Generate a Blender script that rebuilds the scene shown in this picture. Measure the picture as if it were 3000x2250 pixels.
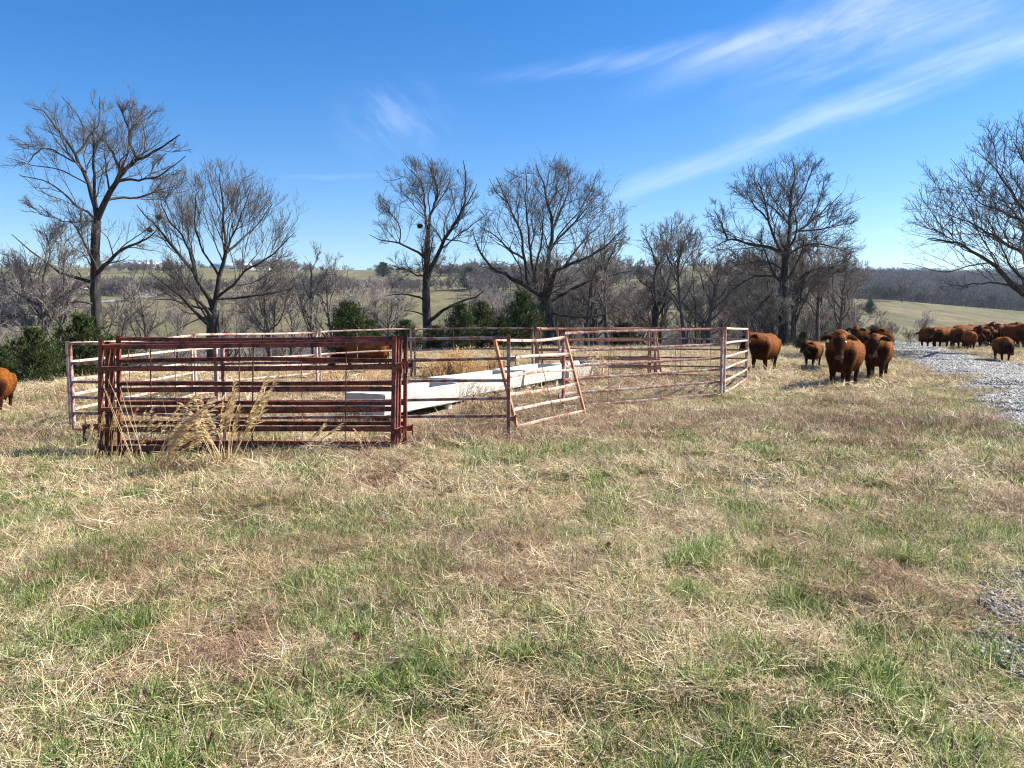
import bpy, bmesh, math, random
import numpy as np
from mathutils import Vector, Matrix
R = math.radians
sc = bpy.context.scene
for o in list(bpy.data.objects): bpy.data.objects.remove(o)

# ------------------------------------------------------------------ camera
CAMH = 1.7
FPX = 2170.0                      # focal length in pixels of the 3000 px wide photograph
PITCH = math.atan((1125 - 940) / FPX)
cam_d = bpy.data.cameras.new('camera'); cam = bpy.data.objects.new('camera', cam_d)
sc.collection.objects.link(cam)
cam.location = (0, 0, CAMH); cam.rotation_euler = (R(90) - PITCH, 0, 0)
cam_d.sensor_width = 36.0; cam_d.lens = 36.0 * FPX / 3000
cam_d.clip_start = 0.05; cam_d.clip_end = 20000
sc.camera = cam
sc.view_settings.view_transform = 'Standard'; sc.view_settings.look = 'None'
sc.view_settings.exposure = 1.45; sc.view_settings.gamma = 1.0

# ------------------------------------------------------------------ sky and sun
SUN_AZ, SUN_EL = 77.0, 41.0       # azimuth clockwise from +Y (view direction)
w = bpy.data.worlds.new('World'); sc.world = w; w.use_nodes = True
nt = w.node_tree; nt.nodes.clear()
def N(t, **kw):
    n = nt.nodes.new(t)
    for k, v in kw.items(): setattr(n, k, v)
    return n
def setin(n, idx, v):
    if isinstance(v, bpy.types.NodeSocket): n.id_data.links.new(v, n.inputs[idx])
    else: n.inputs[idx].default_value = v
def M_(op, a, b=None, c=None, clamp=False, tree=None):
    n = (tree or nt).nodes.new('ShaderNodeMath'); n.operation = op; n.use_clamp = clamp
    setin(n, 0, a)
    if b is not None: setin(n, 1, b)
    if c is not None: setin(n, 2, c)
    return n.outputs[0]
sky = N('ShaderNodeTexSky', sky_type='NISHITA', sun_disc=False)
sky.sun_elevation = R(SUN_EL); sky.sun_rotation = R(SUN_AZ)
sky.altitude = 300; sky.air_density = 1.0; sky.dust_density = 0.25; sky.ozone_density = 3.0
hsv = N('ShaderNodeHueSaturation'); hsv.inputs['Saturation'].default_value = 1.46; hsv.inputs['Value'].default_value = 1.0; hsv.inputs['Hue'].default_value = 0.508
nt.links.new(sky.outputs[0], hsv.inputs['Color'])
tc = N('ShaderNodeTexCoord'); sep = N('ShaderNodeSeparateXYZ'); nt.links.new(tc.outputs['Generated'], sep.inputs[0])
ysafe = M_('MAXIMUM', sep.outputs[1], 0.05)
u = M_('DIVIDE', sep.outputs[0], ysafe); v = M_('DIVIDE', sep.outputs[2], ysafe)
front = M_('GREATER_THAN', sep.outputs[1], 0.12)
def sstep(x, a, b):
    n = N('ShaderNodeMapRange', interpolation_type='SMOOTHSTEP')
    setin(n, 0, x); n.inputs[1].default_value = a; n.inputs[2].default_value = b
    return n.outputs[0]
def noise(su, sv, shear, scale, detail=4, rough=0.55, seed=0.0, dist=0.0):
    vv = M_('SUBTRACT', v, M_('MULTIPLY', u, shear))
    cmb = N('ShaderNodeCombineXYZ'); setin(cmb, 0, M_('MULTIPLY', u, su)); setin(cmb, 1, M_('MULTIPLY', vv, sv)); cmb.inputs[2].default_value = seed
    n = N('ShaderNodeTexNoise'); n.inputs['Scale'].default_value = scale; n.inputs['Detail'].default_value = detail
    n.inputs['Roughness'].default_value = rough; n.inputs['Distortion'].default_value = dist
    nt.links.new(cmb.outputs[0], n.inputs['Vector']); return n.outputs[0]
warp = M_('MULTIPLY', M_('SUBTRACT', noise(1, 1, 0, 7, 3), 0.5), 0.03)
def band(a, b, w0, w1, u0, u1, u2, u3, amp, edge=0.4):
    """soft streak round v = a + b u, half width growing w0 -> w1 between u0 and u3"""
    t = M_('ABSOLUTE', M_('ADD', M_('SUBTRACT', v, M_('MULTIPLY_ADD', u, b, a)), warp))
    ww = M_('MULTIPLY_ADD', M_('SUBTRACT', u, u0), (w1 - w0) / (u3 - u0), w0)
    q = M_('DIVIDE', t, M_('MAXIMUM', ww, 0.002))
    f = sstep(q, 1.0, edge)
    f = M_('MULTIPLY', f, sstep(u, u0, u1)); f = M_('MULTIPLY', f, sstep(u, u3, u2))
    return M_('MULTIPLY', f, amp)
n1 = sstep(noise(1.6, 16, 0.38, 3.0, 6, 0.6, 1.3, 0.3), 0.28, 0.72)
n2 = sstep(noise(2.5, 10, 0.38, 2.2, 6, 0.62, 5.1, 0.5), 0.3, 0.7)
n3 = sstep(noise(7, 14, -0.8, 2.0, 6, 0.6, 8.1, 0.8), 0.35, 0.75)
c = M_('MULTIPLY', band(0.113, 0.375, 0.018, 0.075, 0.10, 0.17, 1.2, 1.5, 0.38, 0.0), M_('MULTIPLY_ADD', n1, 0.75, 0.25))
c = M_('ADD', c, M_('MULTIPLY', band(0.235, 0.40, 0.03, 0.11, 0.10, 0.36, 1.2, 1.5, 0.28, 0.0), M_('MULTIPLY_ADD', n2, 0.75, 0.25)))
c = M_('ADD', c, M_('MULTIPLY', band(0.318, 0.14, 0.01, 0.05, -0.12, 0.15, 0.5, 0.7, 0.20, 0.0), n1))
c = M_('ADD', c, M_('MULTIPLY', band(0.17, 0.42, 0.08, 0.16, 0.22, 0.45, 1.2, 1.5, 0.20, 0.0), n2))
du = M_('DIVIDE', M_('ADD', u, 0.152), 0.12); dv = M_('DIVIDE', M_('SUBTRACT', v, 0.262), 0.075)
rr = M_('SQRT', M_('ADD', M_('MULTIPLY', du, du), M_('MULTIPLY', dv, dv)))
c = M_('ADD', c, M_('MULTIPLY', M_('MULTIPLY', sstep(rr, 1.0, 0.0), n3), 0.15))
c = M_('ADD', c, M_('MULTIPLY', band(0.185, -0.02, 0.004, 0.006, -0.32, -0.28, -0.20, -0.14, 0.06, 0.0), 1.0))
c = M_('MULTIPLY', c, front, clamp=True)
mx = N('ShaderNodeMixRGB'); setin(mx, 0, c); nt.links.new(hsv.outputs[0], mx.inputs[1]); mx.inputs[2].default_value = (7.6, 7.9, 10.6, 1)
bg = N('ShaderNodeBackground'); bg.inputs[1].default_value = 0.064
nt.links.new(mx.outputs[0], bg.inputs[0])
wo = N('ShaderNodeOutputWorld'); nt.links.new(bg.outputs[0], wo.inputs[0])
sd = bpy.data.lights.new('sun', 'SUN'); sd.energy = 5.0; sd.angle = R(0.55); sd.color = (1.0, 0.94, 0.85)
so = bpy.data.objects.new('sun', sd); sc.collection.objects.link(so)
S = Vector((math.sin(R(SUN_AZ)) * math.cos(R(SUN_EL)), math.cos(R(SUN_AZ)) * math.cos(R(SUN_EL)), math.sin(R(SUN_EL))))
so.rotation_euler = (-S).to_track_quat('-Z', 'Y').to_euler(); so.location = (20, 10, 40)
sc.cycles.filter_width = 1.15; sc.cycles.use_denoising = True; sc.cycles.denoising_prefilter = 'NONE'
sc.cycles.max_bounces = 5; sc.cycles.diffuse_bounces = 2; sc.cycles.glossy_bounces = 2
sc.cycles.transmission_bounces = 2; sc.cycles.transparent_max_bounces = 4; sc.cycles.volume_bounces = 0
sc.cycles.caustics_reflective = False; sc.cycles.caustics_refractive = False

# ------------------------------------------------------------------ helpers
def tag(o, label=None, cat=None, group=None, kind=None):
    if label: o['label'] = label
    if cat: o['category'] = cat
    if group: o['group'] = group
    if kind: o['kind'] = kind
    return o
def link(o, parent=None):
    sc.collection.objects.link(o)
    if parent is not None: o.parent = parent
    return o
def mesh_np(name, verts, faces, mat=None, attrs=None, smooth=False, loops=None):
    """faces (M,k) int array, or a list of such arrays"""
    me = bpy.data.meshes.new(name)
    if not isinstance(faces, (list, tuple)): faces = [faces]
    faces = [np.asarray(f, dtype=np.int32) for f in faces if len(f)]
    verts = np.asarray(verts, dtype=np.float32)
    me.vertices.add(len(verts)); me.vertices.foreach_set('co', verts.ravel())
    nl = sum(f.size for f in faces); npoly = sum(len(f) for f in faces)
    me.loops.add(nl); me.polygons.add(npoly)
    me.loops.foreach_set('vertex_index', np.concatenate([f.ravel() for f in faces]))
    cnt = np.concatenate([np.full(len(f), f.shape[1]) for f in faces])
    st = np.concatenate([[0], np.cumsum(cnt)[:-1]]).astype(np.int32)
    me.polygons.foreach_set('loop_start', st)
    if smooth: me.polygons.foreach_set('use_smooth', np.ones(npoly, dtype=bool))
    if attrs:
        for k, a in attrs.items():
            at = me.attributes.new(k, 'FLOAT', 'POINT'); at.data.foreach_set('value', np.asarray(a, dtype=np.float32))
    me.update(calc_edges=True); me.validate()
    if mat: me.materials.append(mat)
    return me
def obj(name, me, parent=None, loc=(0, 0, 0), mat=None):
    o = bpy.data.objects.new(name, me); o.location = loc
    if mat is not None and me is not None and not me.materials: me.materials.append(mat)
    return link(o, parent)
def empty(name, loc=(0, 0, 0), rz=0.0):
    o = bpy.data.objects.new(name, None); o.location = loc; o.rotation_euler = (0, 0, rz); o.empty_display_size = 0.2
    return link(o)
def vnoise(x, y, seed=0):
    """value noise in [0,1]"""
    x = np.asarray(x, dtype=np.float64); y = np.asarray(y, dtype=np.float64)
    xi = np.floor(x); yi = np.floor(y); xf = x - xi; yf = y - yi
    xf = xf * xf * (3 - 2 * xf); yf = yf * yf * (3 - 2 * yf)
    def h(a, b):
        n = np.sin(a * 127.1 + b * 311.7 + seed * 74.7) * 43758.5453
        return n - np.floor(n)
    return (h(xi, yi) * (1 - xf) + h(xi + 1, yi) * xf) * (1 - yf) + (h(xi, yi + 1) * (1 - xf) + h(xi + 1, yi + 1) * xf) * yf
def fbm(x, y, seed=0, o=4):
    s = 0; a = .5; t = 0
    for i in range(o):
        s = s + a * vnoise(np.asarray(x) * 2 ** i, np.asarray(y) * 2 ** i, seed + i * 13); t += a; a *= .5
    return s / t
# camera rays in photograph pixels (3000 x 2250)
cp, sp = math.cos(PITCH), math.sin(PITCH)
def ray(px, py):
    x = (px - 1500) / FPX; y = -(py - 1125) / FPX
    return np.array([x, cp + y * sp, -sp + y * cp])
def P(px, py, Y):
    r = ray(px, py); return np.array([0, 0, CAMH]) + r * (Y / r[1])
def G(px, py, z=0.0):
    r = ray(px, py); return np.array([0, 0, CAMH]) + r * ((z - CAMH) / r[2])

# ------------------------------------------------------------------ terrain
A_K = np.array([-3.0, -.69, -.55, -.41, -.28, -.09, .18, .37, .51, .69, 3.0])
A_C = np.array([17., 19., 24., 29., 33., 40., 46., 51., 53., 60., 66.])
# profiles: distance -> height for the left, centre and right of the view
PR_L = [(95, -8), (120, -8), (160, -3.0), (210, 3.0), (280, 11), (380, 22), (520, 36), (640, 47), (760, 50), (1500, 60), (4500, 80)]
PR_R = [(105, -7), (130, -5.5), (170, -2.0), (215, 2.0), (290, 9.0), (330, 12.0), (400, 8), (470, 12), (700, 36), (1000, 62), (1500, 80), (2400, 110), (3000, 160), (3600, 236), (4500, 230)]
def terrain(x, y, micro=True):
    x = np.asarray(x, dtype=np.float64); y = np.asarray(y, dtype=np.float64)
    ye = np.maximum(y, 1.0); a = np.clip(x / np.maximum(ye, 6.0), -3, 3)
    r = np.sqrt((ye) ** 2 + (0.35 * x) ** 2)
    dc = np.interp(a, A_K, A_C)
    e = np.maximum(y - dc, 0)
    drop = -(e ** 2) / (e + 14) * 0.17
    def prof(pr, rr): return np.interp(rr, [p[0] for p in pr], [p[1] for p in pr])
    rr = ye
    wr = np.clip((a - 0.36) / 0.12, 0, 1); wr = wr * wr * (3 - 2 * wr)
    far = 0
    for dlt in (-.07, 0, .07):          # soften the kinks
        far = far + (prof(PR_L, rr * (1 + dlt)) * (1 - wr) + prof(PR_R, rr * (1 + dlt)) * wr) / 3
    # right field falls towards the right
    far = far - wr * np.clip((a - .5) * 26, 0, 14) * np.clip((rr - 150) / 150, 0, 1) * np.clip((1500 - rr) / 700, 0, 1)
    far = far + (fbm(x / 160, y / 160, 3, 3) - .5) * 9 * np.clip((rr - 120) / 400, 0, 1) * (1 + 2.0 * np.clip((rr - 1500) / 1500, 0, 1) * wr)
    k = np.clip((rr - dc - 12) / 55, 0, 1); k = k * k * (3 - 2 * k)
    z = drop * (1 - k) + far * k
    z = z - 0.022 * np.clip(-x - 1.0, 0, 14)
    if micro:
        f = np.clip(1 - (rr - 60) / 60, 0, 1)
        z = z + f * ((fbm(x / 2.3, y / 2.3, 11, 3) - .5) * .15 + (fbm(x / .5, y / .5, 21, 2) - .5) * .075)
        z = z - .09 * np.exp(-((x + 3.4) / 2.1) ** 4 - ((y - 9.95) / .55) ** 4)
    return z
def gz(x, y): return float(terrain(x, y))

# ------------------------------------------------------------------ materials
def newmat(name):
    m = bpy.data.materials.new(name); m.use_nodes = True; m.node_tree.nodes.clear(); return m
class NB:
    def __init__(s, m): s.t = m.node_tree
    def n(s, t, **kw):
        n = s.t.nodes.new(t)
        for k, v in kw.items(): setattr(n, k, v)
        return n
    def l(s, a, b): s.t.links.new(a, b)
    def noise(s, vec, scale, detail=4, rough=.55, dist=0.0):
        n = s.n('ShaderNodeTexNoise'); s.l(vec, n.inputs['Vector'])
        n.inputs['Scale'].default_value = scale; n.inputs['Detail'].default_value = detail; n.inputs['Roughness'].default_value = rough; n.inputs['Distortion'].default_value = dist
        return n.outputs[0]
    def ramp(s, fac, stops, interp='LINEAR'):
        n = s.n('ShaderNodeValToRGB'); n.color_ramp.interpolation = interp
        els = n.color_ramp.elements
        while len(els) < len(stops): els.new(0.5)
        for e, (p, c) in zip(els, stops): e.position = p; e.color = (*c, 1) if len(c) == 3 else c
        s.l(fac, n.inputs[0]); return n.outputs[0]
    def mix(s, f, a, b, mode='MIX'):
        n = s.n('ShaderNodeMixRGB', blend_type=mode)
        for i, x in enumerate((f, a, b)):
            if isinstance(x, bpy.types.NodeSocket): s.l(x, n.inputs[i])
            else: n.inputs[i].default_value = x if i == 0 else (*x, 1)
        return n.outputs[0]
    def m(s, op, a, b=None, c=None, clamp=False): return M_(op, a, b, c, clamp, s.t)
    def mapr(s, x, a, b, c=0, d=1):
        n = s.n('ShaderNodeMapRange', interpolation_type='SMOOTHSTEP'); s.l(x, n.inputs[0])
        for i, q in enumerate((a, b, c, d)): n.inputs[i + 1].default_value = q
        return n.outputs[0]
    def pos(s, world=True):
        if world: return s.n('ShaderNodeNewGeometry').outputs['Position']
        return s.n('ShaderNodeTexCoord').outputs['Object']
    def scaled(s, vec, sc_):
        n = s.n('ShaderNodeMapping'); s.l(vec, n.inputs[0]); n.inputs['Scale'].default_value = sc_; return n.outputs[0]
    def attr(s, name): 
        n = s.n('ShaderNodeAttribute'); n.attribute_name = name; return n.outputs['Fac']
    def rnd(s): return s.n('ShaderNodeObjectInfo').outputs['Random']
    def bump(s, h, strength=.5, dist=.02):
        n = s.n('ShaderNodeBump'); n.inputs['Strength'].default_value = strength; n.inputs['Distance'].default_value = dist; s.l(h, n.inputs['Height']); return n.outputs[0]
    def out(s, col, rough=.8, normal=None, spec=.3, metallic=0.0, sheen=0.0, sheen_tint=None):
        b = s.n('ShaderNodeBsdfPrincipled')
        if isinstance(col, bpy.types.NodeSocket): s.l(col, b.inputs['Base Color'])
        else: b.inputs['Base Color'].default_value = (*col, 1)
        if isinstance(rough, bpy.types.NodeSocket): s.l(rough, b.inputs['Roughness'])
        else: b.inputs['Roughness'].default_value = rough
        b.inputs['Specular IOR Level'].default_value = spec
        b.inputs['Metallic'].default_value = metallic
        if sheen: 
            b.inputs['Sheen Weight'].default_value = sheen; b.inputs['Sheen Roughness'].default_value = .45
            if sheen_tint: b.inputs['Sheen Tint'].default_value = (*sheen_tint, 1)
        if normal: s.l(normal, b.inputs['Normal'])
        o = s.n('ShaderNodeOutputMaterial'); s.l(b.outputs[0], o.inputs[0]); return b
    def leafy(s, col, trans=.35, rough=.6, spec=.2):
        d = s.n('ShaderNodeBsdfPrincipled'); d.inputs['Roughness'].default_value = rough; d.inputs['Specular IOR Level'].default_value = spec
        t = s.n('ShaderNodeBsdfTranslucent'); mxs = s.n('ShaderNodeMixShader'); mxs.inputs[0].default_value = trans
        for q, k in ((d, 'Base Color'), (t, 'Color')):
            if isinstance(col, bpy.types.NodeSocket): s.l(col, q.inputs[k])
            else: q.inputs[k].default_value = (*col, 1)
        s.l(d.outputs[0], mxs.inputs[1]); s.l(t.outputs[0], mxs.inputs[2])
        o = s.n('ShaderNodeOutputMaterial'); s.l(mxs.outputs[0], o.inputs[0])
MAT = {}
# ground
m = MAT['ground'] = newmat('pasture_ground'); b = NB(m); p = b.pos()
far_mix = b.ramp(b.noise(p, .012, 5, .6, .5), [(.36, (.062, .072, .027)), (.48, (.088, .084, .038)), (.60, (.14, .105, .06))])
patch = b.ramp(b.noise(p, .0042, 4, .65, 1.0), [(.56, (.14, .14, .06)), (.60, (.25, .165, .085)), (.66, (.26, .19, .095))])
farc = b.mix(b.mapr(b.noise(p, .006, 3, .6), .52, .58), far_mix, patch)
farc = b.mix(.4, farc, b.ramp(b.noise(b.scaled(p, (1, .3, 1)), .035, 6, .8), [(.42, (.05, .065, .025)), (.58, (.20, .16, .09))]))
farc = b.mix(.45, farc, b.ramp(b.noise(b.scaled(p, (1, .45, 1)), .16, 8, .85), [(.40, (.035, .040, .020)), (.60, (.19, .165, .09))]))
nearc = b.ramp(b.noise(p, .9, 6, .7, .4), [(.3, (.12, .105, .05)), (.45, (.23, .175, .1)), (.58, (.33, .25, .155)), (.75, (.21, .2, .085))])
nearc = b.mix(.5, nearc, b.ramp(b.noise(p, 30, 4, .7), [(.3, (.06, .045, .025)), (.7, (.37, .29, .18))]))
sepn = b.n('ShaderNodeSeparateXYZ'); b.l(p, sepn.inputs[0])
fy = b.mapr(sepn.outputs[1], 55, 95)
b.out(b.mix(fy, nearc, farc), .95, b.bump(b.noise(p, 9, 6, .75), .9, .06), .1)

def bladecol(name, stops, green=None, trans=.35, wscale=.55, spec=.2):
    m = newmat(name); b = NB(m)
    t = b.attr('tint'); c = b.ramp(t, stops)
    nz = b.noise(b.pos(), wscale, 3, .6)
    c = b.mix(b.mapr(nz, .35, .7, 0, .45), c, b.mix(1.0, c, (.72, .62, .55), 'MULTIPLY'))
    c = b.mix(b.mapr(b.rnd(), .0, 1.0, 0, .35), c, b.mix(1.0, c, (1.15, 1.05, .85), 'MULTIPLY'))
    b.leafy(c, trans, .55, spec); return m
MAT['straw'] = bladecol('dry_straw', [(0, (.15, .095, .055)), (.22, (.33, .25, .14)), (.55, (.54, .44, .265)), (.85, (.73, .64, .43)), (1, (.87, .81, .63))], trans=.25)
MAT['brownstraw'] = bladecol('matted_brown_grass', [(0, (.10, .06, .04)), (.4, (.27, .175, .115)), (.8, (.43, .30, .205)), (1, (.54, .42, .29))], trans=.2)
MAT['green'] = bladecol('green_grass', [(0, (.035, .07, .018)), (.3, (.10, .185, .035)), (.6, (.22, .32, .08)), (.82, (.42, .48, .19)), (1, (.74, .70, .44))], trans=.4, spec=.35)
MAT['golden'] = bladecol('golden_bluestem', [(0, (.46, .28, .12)), (.5, (.72, .50, .25)), (1, (.88, .72, .46))], trans=.4)
MAT['plume'] = bladecol('pale_plume', [(0, (.60, .44, .24)), (.5, (.80, .62, .36)), (1, (.90, .78, .55))], trans=.45)
MAT['weed'] = bladecol('dead_weed', [(0, (.06, .04, .03)), (.6, (.19, .12, .085)), (1, (.34, .24, .17))], trans=.1)
MAT['twiggy'] = bladecol('fine_brown_stems', [(0, (.20, .13, .10)), (.6, (.38, .27, .21)), (1, (.55, .43, .34))], trans=.1)
MAT['leaf'] = bladecol('oak_leaf', [(0, (.16, .07, .035)), (.6, (.28, .14, .075)), (1, (.40, .26, .17))], trans=.2)
MAT['cedar'] = bladecol('cedar_foliage', [(0, (.018, .032, .010)), (.5, (.050, .078, .022)), (1, (.13, .15, .045))], trans=.15)

def barkmat(name, dark, mid, light, sc_=9.0):
    m = newmat(name); b = NB(m); p = b.pos(False)
    v = b.scaled(p, (1, 1, .22)); n = b.noise(v, sc_, 6, .7, .6)
    c = b.ramp(n, [(.32, dark), (.5, mid), (.68, light)])
    c = b.mix(b.mapr(b.noise(p, 1.3, 4, .6), .45, .7, 0, .5), c, (light[0] * 1.1, light[1] * 1.12, light[2] * 1.0))
    b.out(c, .92, b.bump(n, .9, .05), .15); return m
MAT['bark'] = barkmat('oak_bark', (.012, .011, .010), (.036, .033, .031), (.095, .089, .083))
MAT['twig'] = barkmat('oak_twigs', (.042, .036, .034), (.085, .074, .070), (.17, .15, .142), 3)
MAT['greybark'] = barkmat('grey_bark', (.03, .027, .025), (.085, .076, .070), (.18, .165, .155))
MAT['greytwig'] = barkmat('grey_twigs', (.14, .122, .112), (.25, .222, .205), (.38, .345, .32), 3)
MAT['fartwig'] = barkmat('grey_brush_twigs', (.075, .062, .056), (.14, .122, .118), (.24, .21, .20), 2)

def rustmat(name, paint, worn, rust, amount, dark=(.07, .035, .025), wornamt=.0):
    m = newmat(name); b = NB(m); p = b.pos(False)
    pr = b.n('ShaderNodeMapping'); b.l(p, pr.inputs[0]); pr.inputs['Scale'].default_value = (1, 1, 1)
    r = b.n('ShaderNodeObjectInfo').outputs['Random']
    cmb = b.n('ShaderNodeCombineXYZ'); b.l(r, cmb.inputs[0]); b.l(r, cmb.inputs[1]); va = b.n('ShaderNodeVectorMath', operation='MULTIPLY_ADD')
    b.l(cmb.outputs[0], va.inputs[0]); va.inputs[1].default_value = (37, 53, 11); b.l(p, va.inputs[2]); p2 = va.outputs[0]
    c = b.mix(b.mapr(b.noise(p2, 2.2, 5, .7), .62 - wornamt, .70 - wornamt), paint, worn)
    c = b.mix(b.mapr(b.noise(p2, 7, 7, .75, .5), .66 - amount, .72 - amount), c, rust)
    c = b.mix(b.mapr(b.noise(p2, 26, 5, .7), .60, .66, 0, .75), c, dark)
    c = b.mix(b.mapr(b.noise(p2, 60, 3, .7), .3, .7, 0, .35), c, b.mix(1.0, c, (.6, .55, .5), 'MULTIPLY'))
    b.out(c, b.mapr(b.noise(p2, 12, 3), .3, .7, .5, .85), b.bump(b.noise(p2, 60, 5, .7), .35, .004), .35); return m
MAT['red'] = rustmat('brick_red_paint', (.235, .060, .036), (.15, .038, .027), (.065, .026, .019), .17)
MAT['pale'] = rustmat('weathered_pink_paint', (.56, .42, .35), (.74, .68, .61), (.36, .14, .07), .15, (.16, .07, .045), .03)
MAT['grey'] = rustmat('weathered_grey_paint', (.36, .31, .30), (.50, .46, .43), (.24, .085, .055), .20, (.11, .055, .04), .0)
MAT['orange'] = rustmat('rusty_orange_paint', (.52, .25, .13), (.62, .47, .36), (.36, .13, .06), .14, (.16, .07, .045), .0)
MAT['blackpipe'] = rustmat('black_pipe', (.012, .012, .013), (.02, .02, .02), (.03, .02, .016), .02, (.01, .01, .01))
m = MAT['concrete'] = newmat('pale_concrete'); b = NB(m); p = b.pos(False)
c = b.ramp(b.noise(p, 3, 6, .7), [(.3, (.36, .35, .33)), (.5, (.46, .45, .42)), (.7, (.54, .53, .50))])
c = b.mix(b.mapr(b.noise(b.scaled(p, (6, 6, .8)), 2.5, 5, .7), .55, .75, 0, .45), c, (.33, .31, .28))
b.out(c, .85, b.bump(b.noise(p, 45, 5, .7), .35, .006), .25)
m = MAT['cdirt'] = newmat('trough_residue'); b = NB(m); p = b.pos(False)
b.out(b.ramp(b.noise(p, 8, 6, .7), [(.3, (.07, .055, .04)), (.7, (.2, .16, .11))]), .95, None, .1)
m = MAT['gravel'] = newmat('crushed_limestone'); b = NB(m); p = b.pos()
vo = b.n('ShaderNodeTexVoronoi'); vo.inputs['Scale'].default_value = 17; b.l(p, vo.inputs['Vector'])
sv = b.n('ShaderNodeSeparateColor'); b.l(vo.outputs['Color'], sv.inputs[0])
c = b.ramp(sv.outputs[0], [(0, (.11, .11, .115)), (.35, (.21, .21, .215)), (.7, (.31, .31, .315)), (1, (.44, .44, .44))])
c = b.mix(b.mapr(vo.outputs['Distance'], .45, .75), c, (.09, .09, .095))
c = b.mix(b.mapr(b.noise(p, .8, 4, .6), .55, .75, 0, .4), c, (.30, .265, .22))
c = b.mix(b.m('MULTIPLY', b.attr('rut'), .55), c, (.34, .325, .30))
b.out(c, .85, b.bump(b.m('SUBTRACT', 1.0, vo.outputs['Distance']), 1.0, .05), .25)
m = MAT['stone'] = newmat('gravel_stone'); b = NB(m)
c = b.ramp(b.attr('tint'), [(0, (.09, .088, .085)), (.35, (.18, .176, .168)), (.7, (.27, .265, .252)), (1, (.42, .415, .40))])
b.out(c, .85, None, .3)
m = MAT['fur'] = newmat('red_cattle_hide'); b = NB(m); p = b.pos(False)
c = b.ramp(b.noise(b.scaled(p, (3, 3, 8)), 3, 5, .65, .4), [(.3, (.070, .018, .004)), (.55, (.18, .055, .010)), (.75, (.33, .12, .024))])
c = b.mix(b.mapr(b.attr('dark'), 0, 1, 0, .93), c, (.018, .006, .004))  # painted shade of underside, chest and face, plus dark hooves and ears
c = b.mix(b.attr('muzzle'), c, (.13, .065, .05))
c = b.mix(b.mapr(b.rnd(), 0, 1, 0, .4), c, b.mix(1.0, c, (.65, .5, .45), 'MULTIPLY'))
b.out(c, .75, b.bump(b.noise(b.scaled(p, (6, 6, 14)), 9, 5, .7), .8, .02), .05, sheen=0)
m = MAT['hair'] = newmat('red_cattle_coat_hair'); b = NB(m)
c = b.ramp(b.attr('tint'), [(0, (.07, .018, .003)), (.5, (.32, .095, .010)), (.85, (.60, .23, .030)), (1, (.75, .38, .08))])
c = b.mix(b.mapr(b.attr('dark'), 0, 1, 0, .93), c, (.020, .007, .004))  # hair takes the same painted shade as the hide
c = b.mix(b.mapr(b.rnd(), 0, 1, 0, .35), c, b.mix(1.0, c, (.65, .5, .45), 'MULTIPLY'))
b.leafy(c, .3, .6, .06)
def plain(name, col, rough=.6, spec=.4):
    m = newmat(name); b = NB(m); n = b.noise(b.pos(False), 20, 4, .6)
    b.out(b.mix(b.mapr(n, .3, .7, 0, .3), col, tuple(c_ * .6 for c_ in col)), rough, None, spec); return m
MAT['eye'] = plain('cow_eye', (.01, .007, .006), .15, .6)
MAT['tag'] = plain('yellow_tag', (.75, .60, .03), .5)
MAT['hoof'] = plain('hoof_horn', (.035, .026, .02), .6)
MAT['white'] = plain('white_metal_siding', (.78, .78, .76), .5)
MAT['roof'] = plain('grey_metal_roof', (.62, .64, .66), .4)
MAT['dark'] = plain('dark_opening', (.02, .02, .022), .8)
MAT['nest'] = plain('brown_nest_leaves', (.09, .06, .04), .95, .1)
MAT['redbrick'] = plain('tan_house_wall', (.42, .33, .25), .8)
# ------------------------------------------------------------------ ground sheet
def polar_sheet():
    th = np.concatenate([np.linspace(-180, -48, 34)[:-1], np.linspace(-48, 48, 321), np.linspace(48, 180, 34)[1:]])
    r = np.concatenate([np.linspace(.25, 3, 14)[:-1], 3 * (5000 / 3) ** np.linspace(0, 1, 360)])
    T, RR = np.meshgrid(np.radians(th), r, indexing='ij')
    x = RR * np.sin(T); y = RR * np.cos(T); z = terrain(x, y)
    n, k = x.shape
    V = np.stack([x, y, z], -1).reshape(-1, 3)
    i = np.arange(n - 1)[:, None] * k + np.arange(k - 1)[None]
    F = np.stack([i, i + 1, i + k + 1, i + k], -1).reshape(-1, 4)[:, ::-1]
    c = len(V); V = np.vstack([V, [[0, 0, gz(0, 0)]]])
    j = np.arange(n - 1) * k
    T3 = np.stack([np.full(n - 1, c), j + k, j], -1)[:, ::-1]
    return V, [F, T3]
V, F = polar_sheet()
g = obj('ground', mesh_np('ground', V, F, MAT['ground'], smooth=True)); tag(g, kind='structure')
# gravel farm road: left and right edge, near to far
RL = [(13.5, -2), (10.5, 2), (8.3, 5.5), (7.35, 8.5), (7.5, 10.8), (8.2, 12.2), (9.0, 13.9), (10.4, 16.3), (12.8, 21.3), (15.9, 28.7), (19.2, 37), (23.6, 47), (26.0, 54), (26, 62)]
RR_ = [(20, -2), (16.5, 2), (14.2, 5.5), (13.2, 8.5), (12.9, 10.8), (12.9, 12.2), (13.3, 13.9), (14.4, 17.3), (17.6, 25.4), (20.4, 32.2), (24.5, 41.4), (28.0, 49), (30.5, 55), (31.5, 63)]
def dense(pl, n):
    pl = np.array(pl, float); d = np.concatenate([[0], np.cumsum(np.linalg.norm(np.diff(pl, axis=0), axis=1))])
    t = np.linspace(0, d[-1], n); return np.stack([np.interp(t, d, pl[:, 0]), np.interp(t, d, pl[:, 1])], -1)
nL = 260; rl = dense(RL, nL); rr_ = dense(RR_, nL)
wob = lambda s, sd: (fbm(np.arange(nL) / 5.0, np.zeros(nL) + sd, 5, 4) - .5) * s
dirn = (rr_ - rl) / np.linalg.norm(rr_ - rl, axis=1)[:, None]
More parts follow.
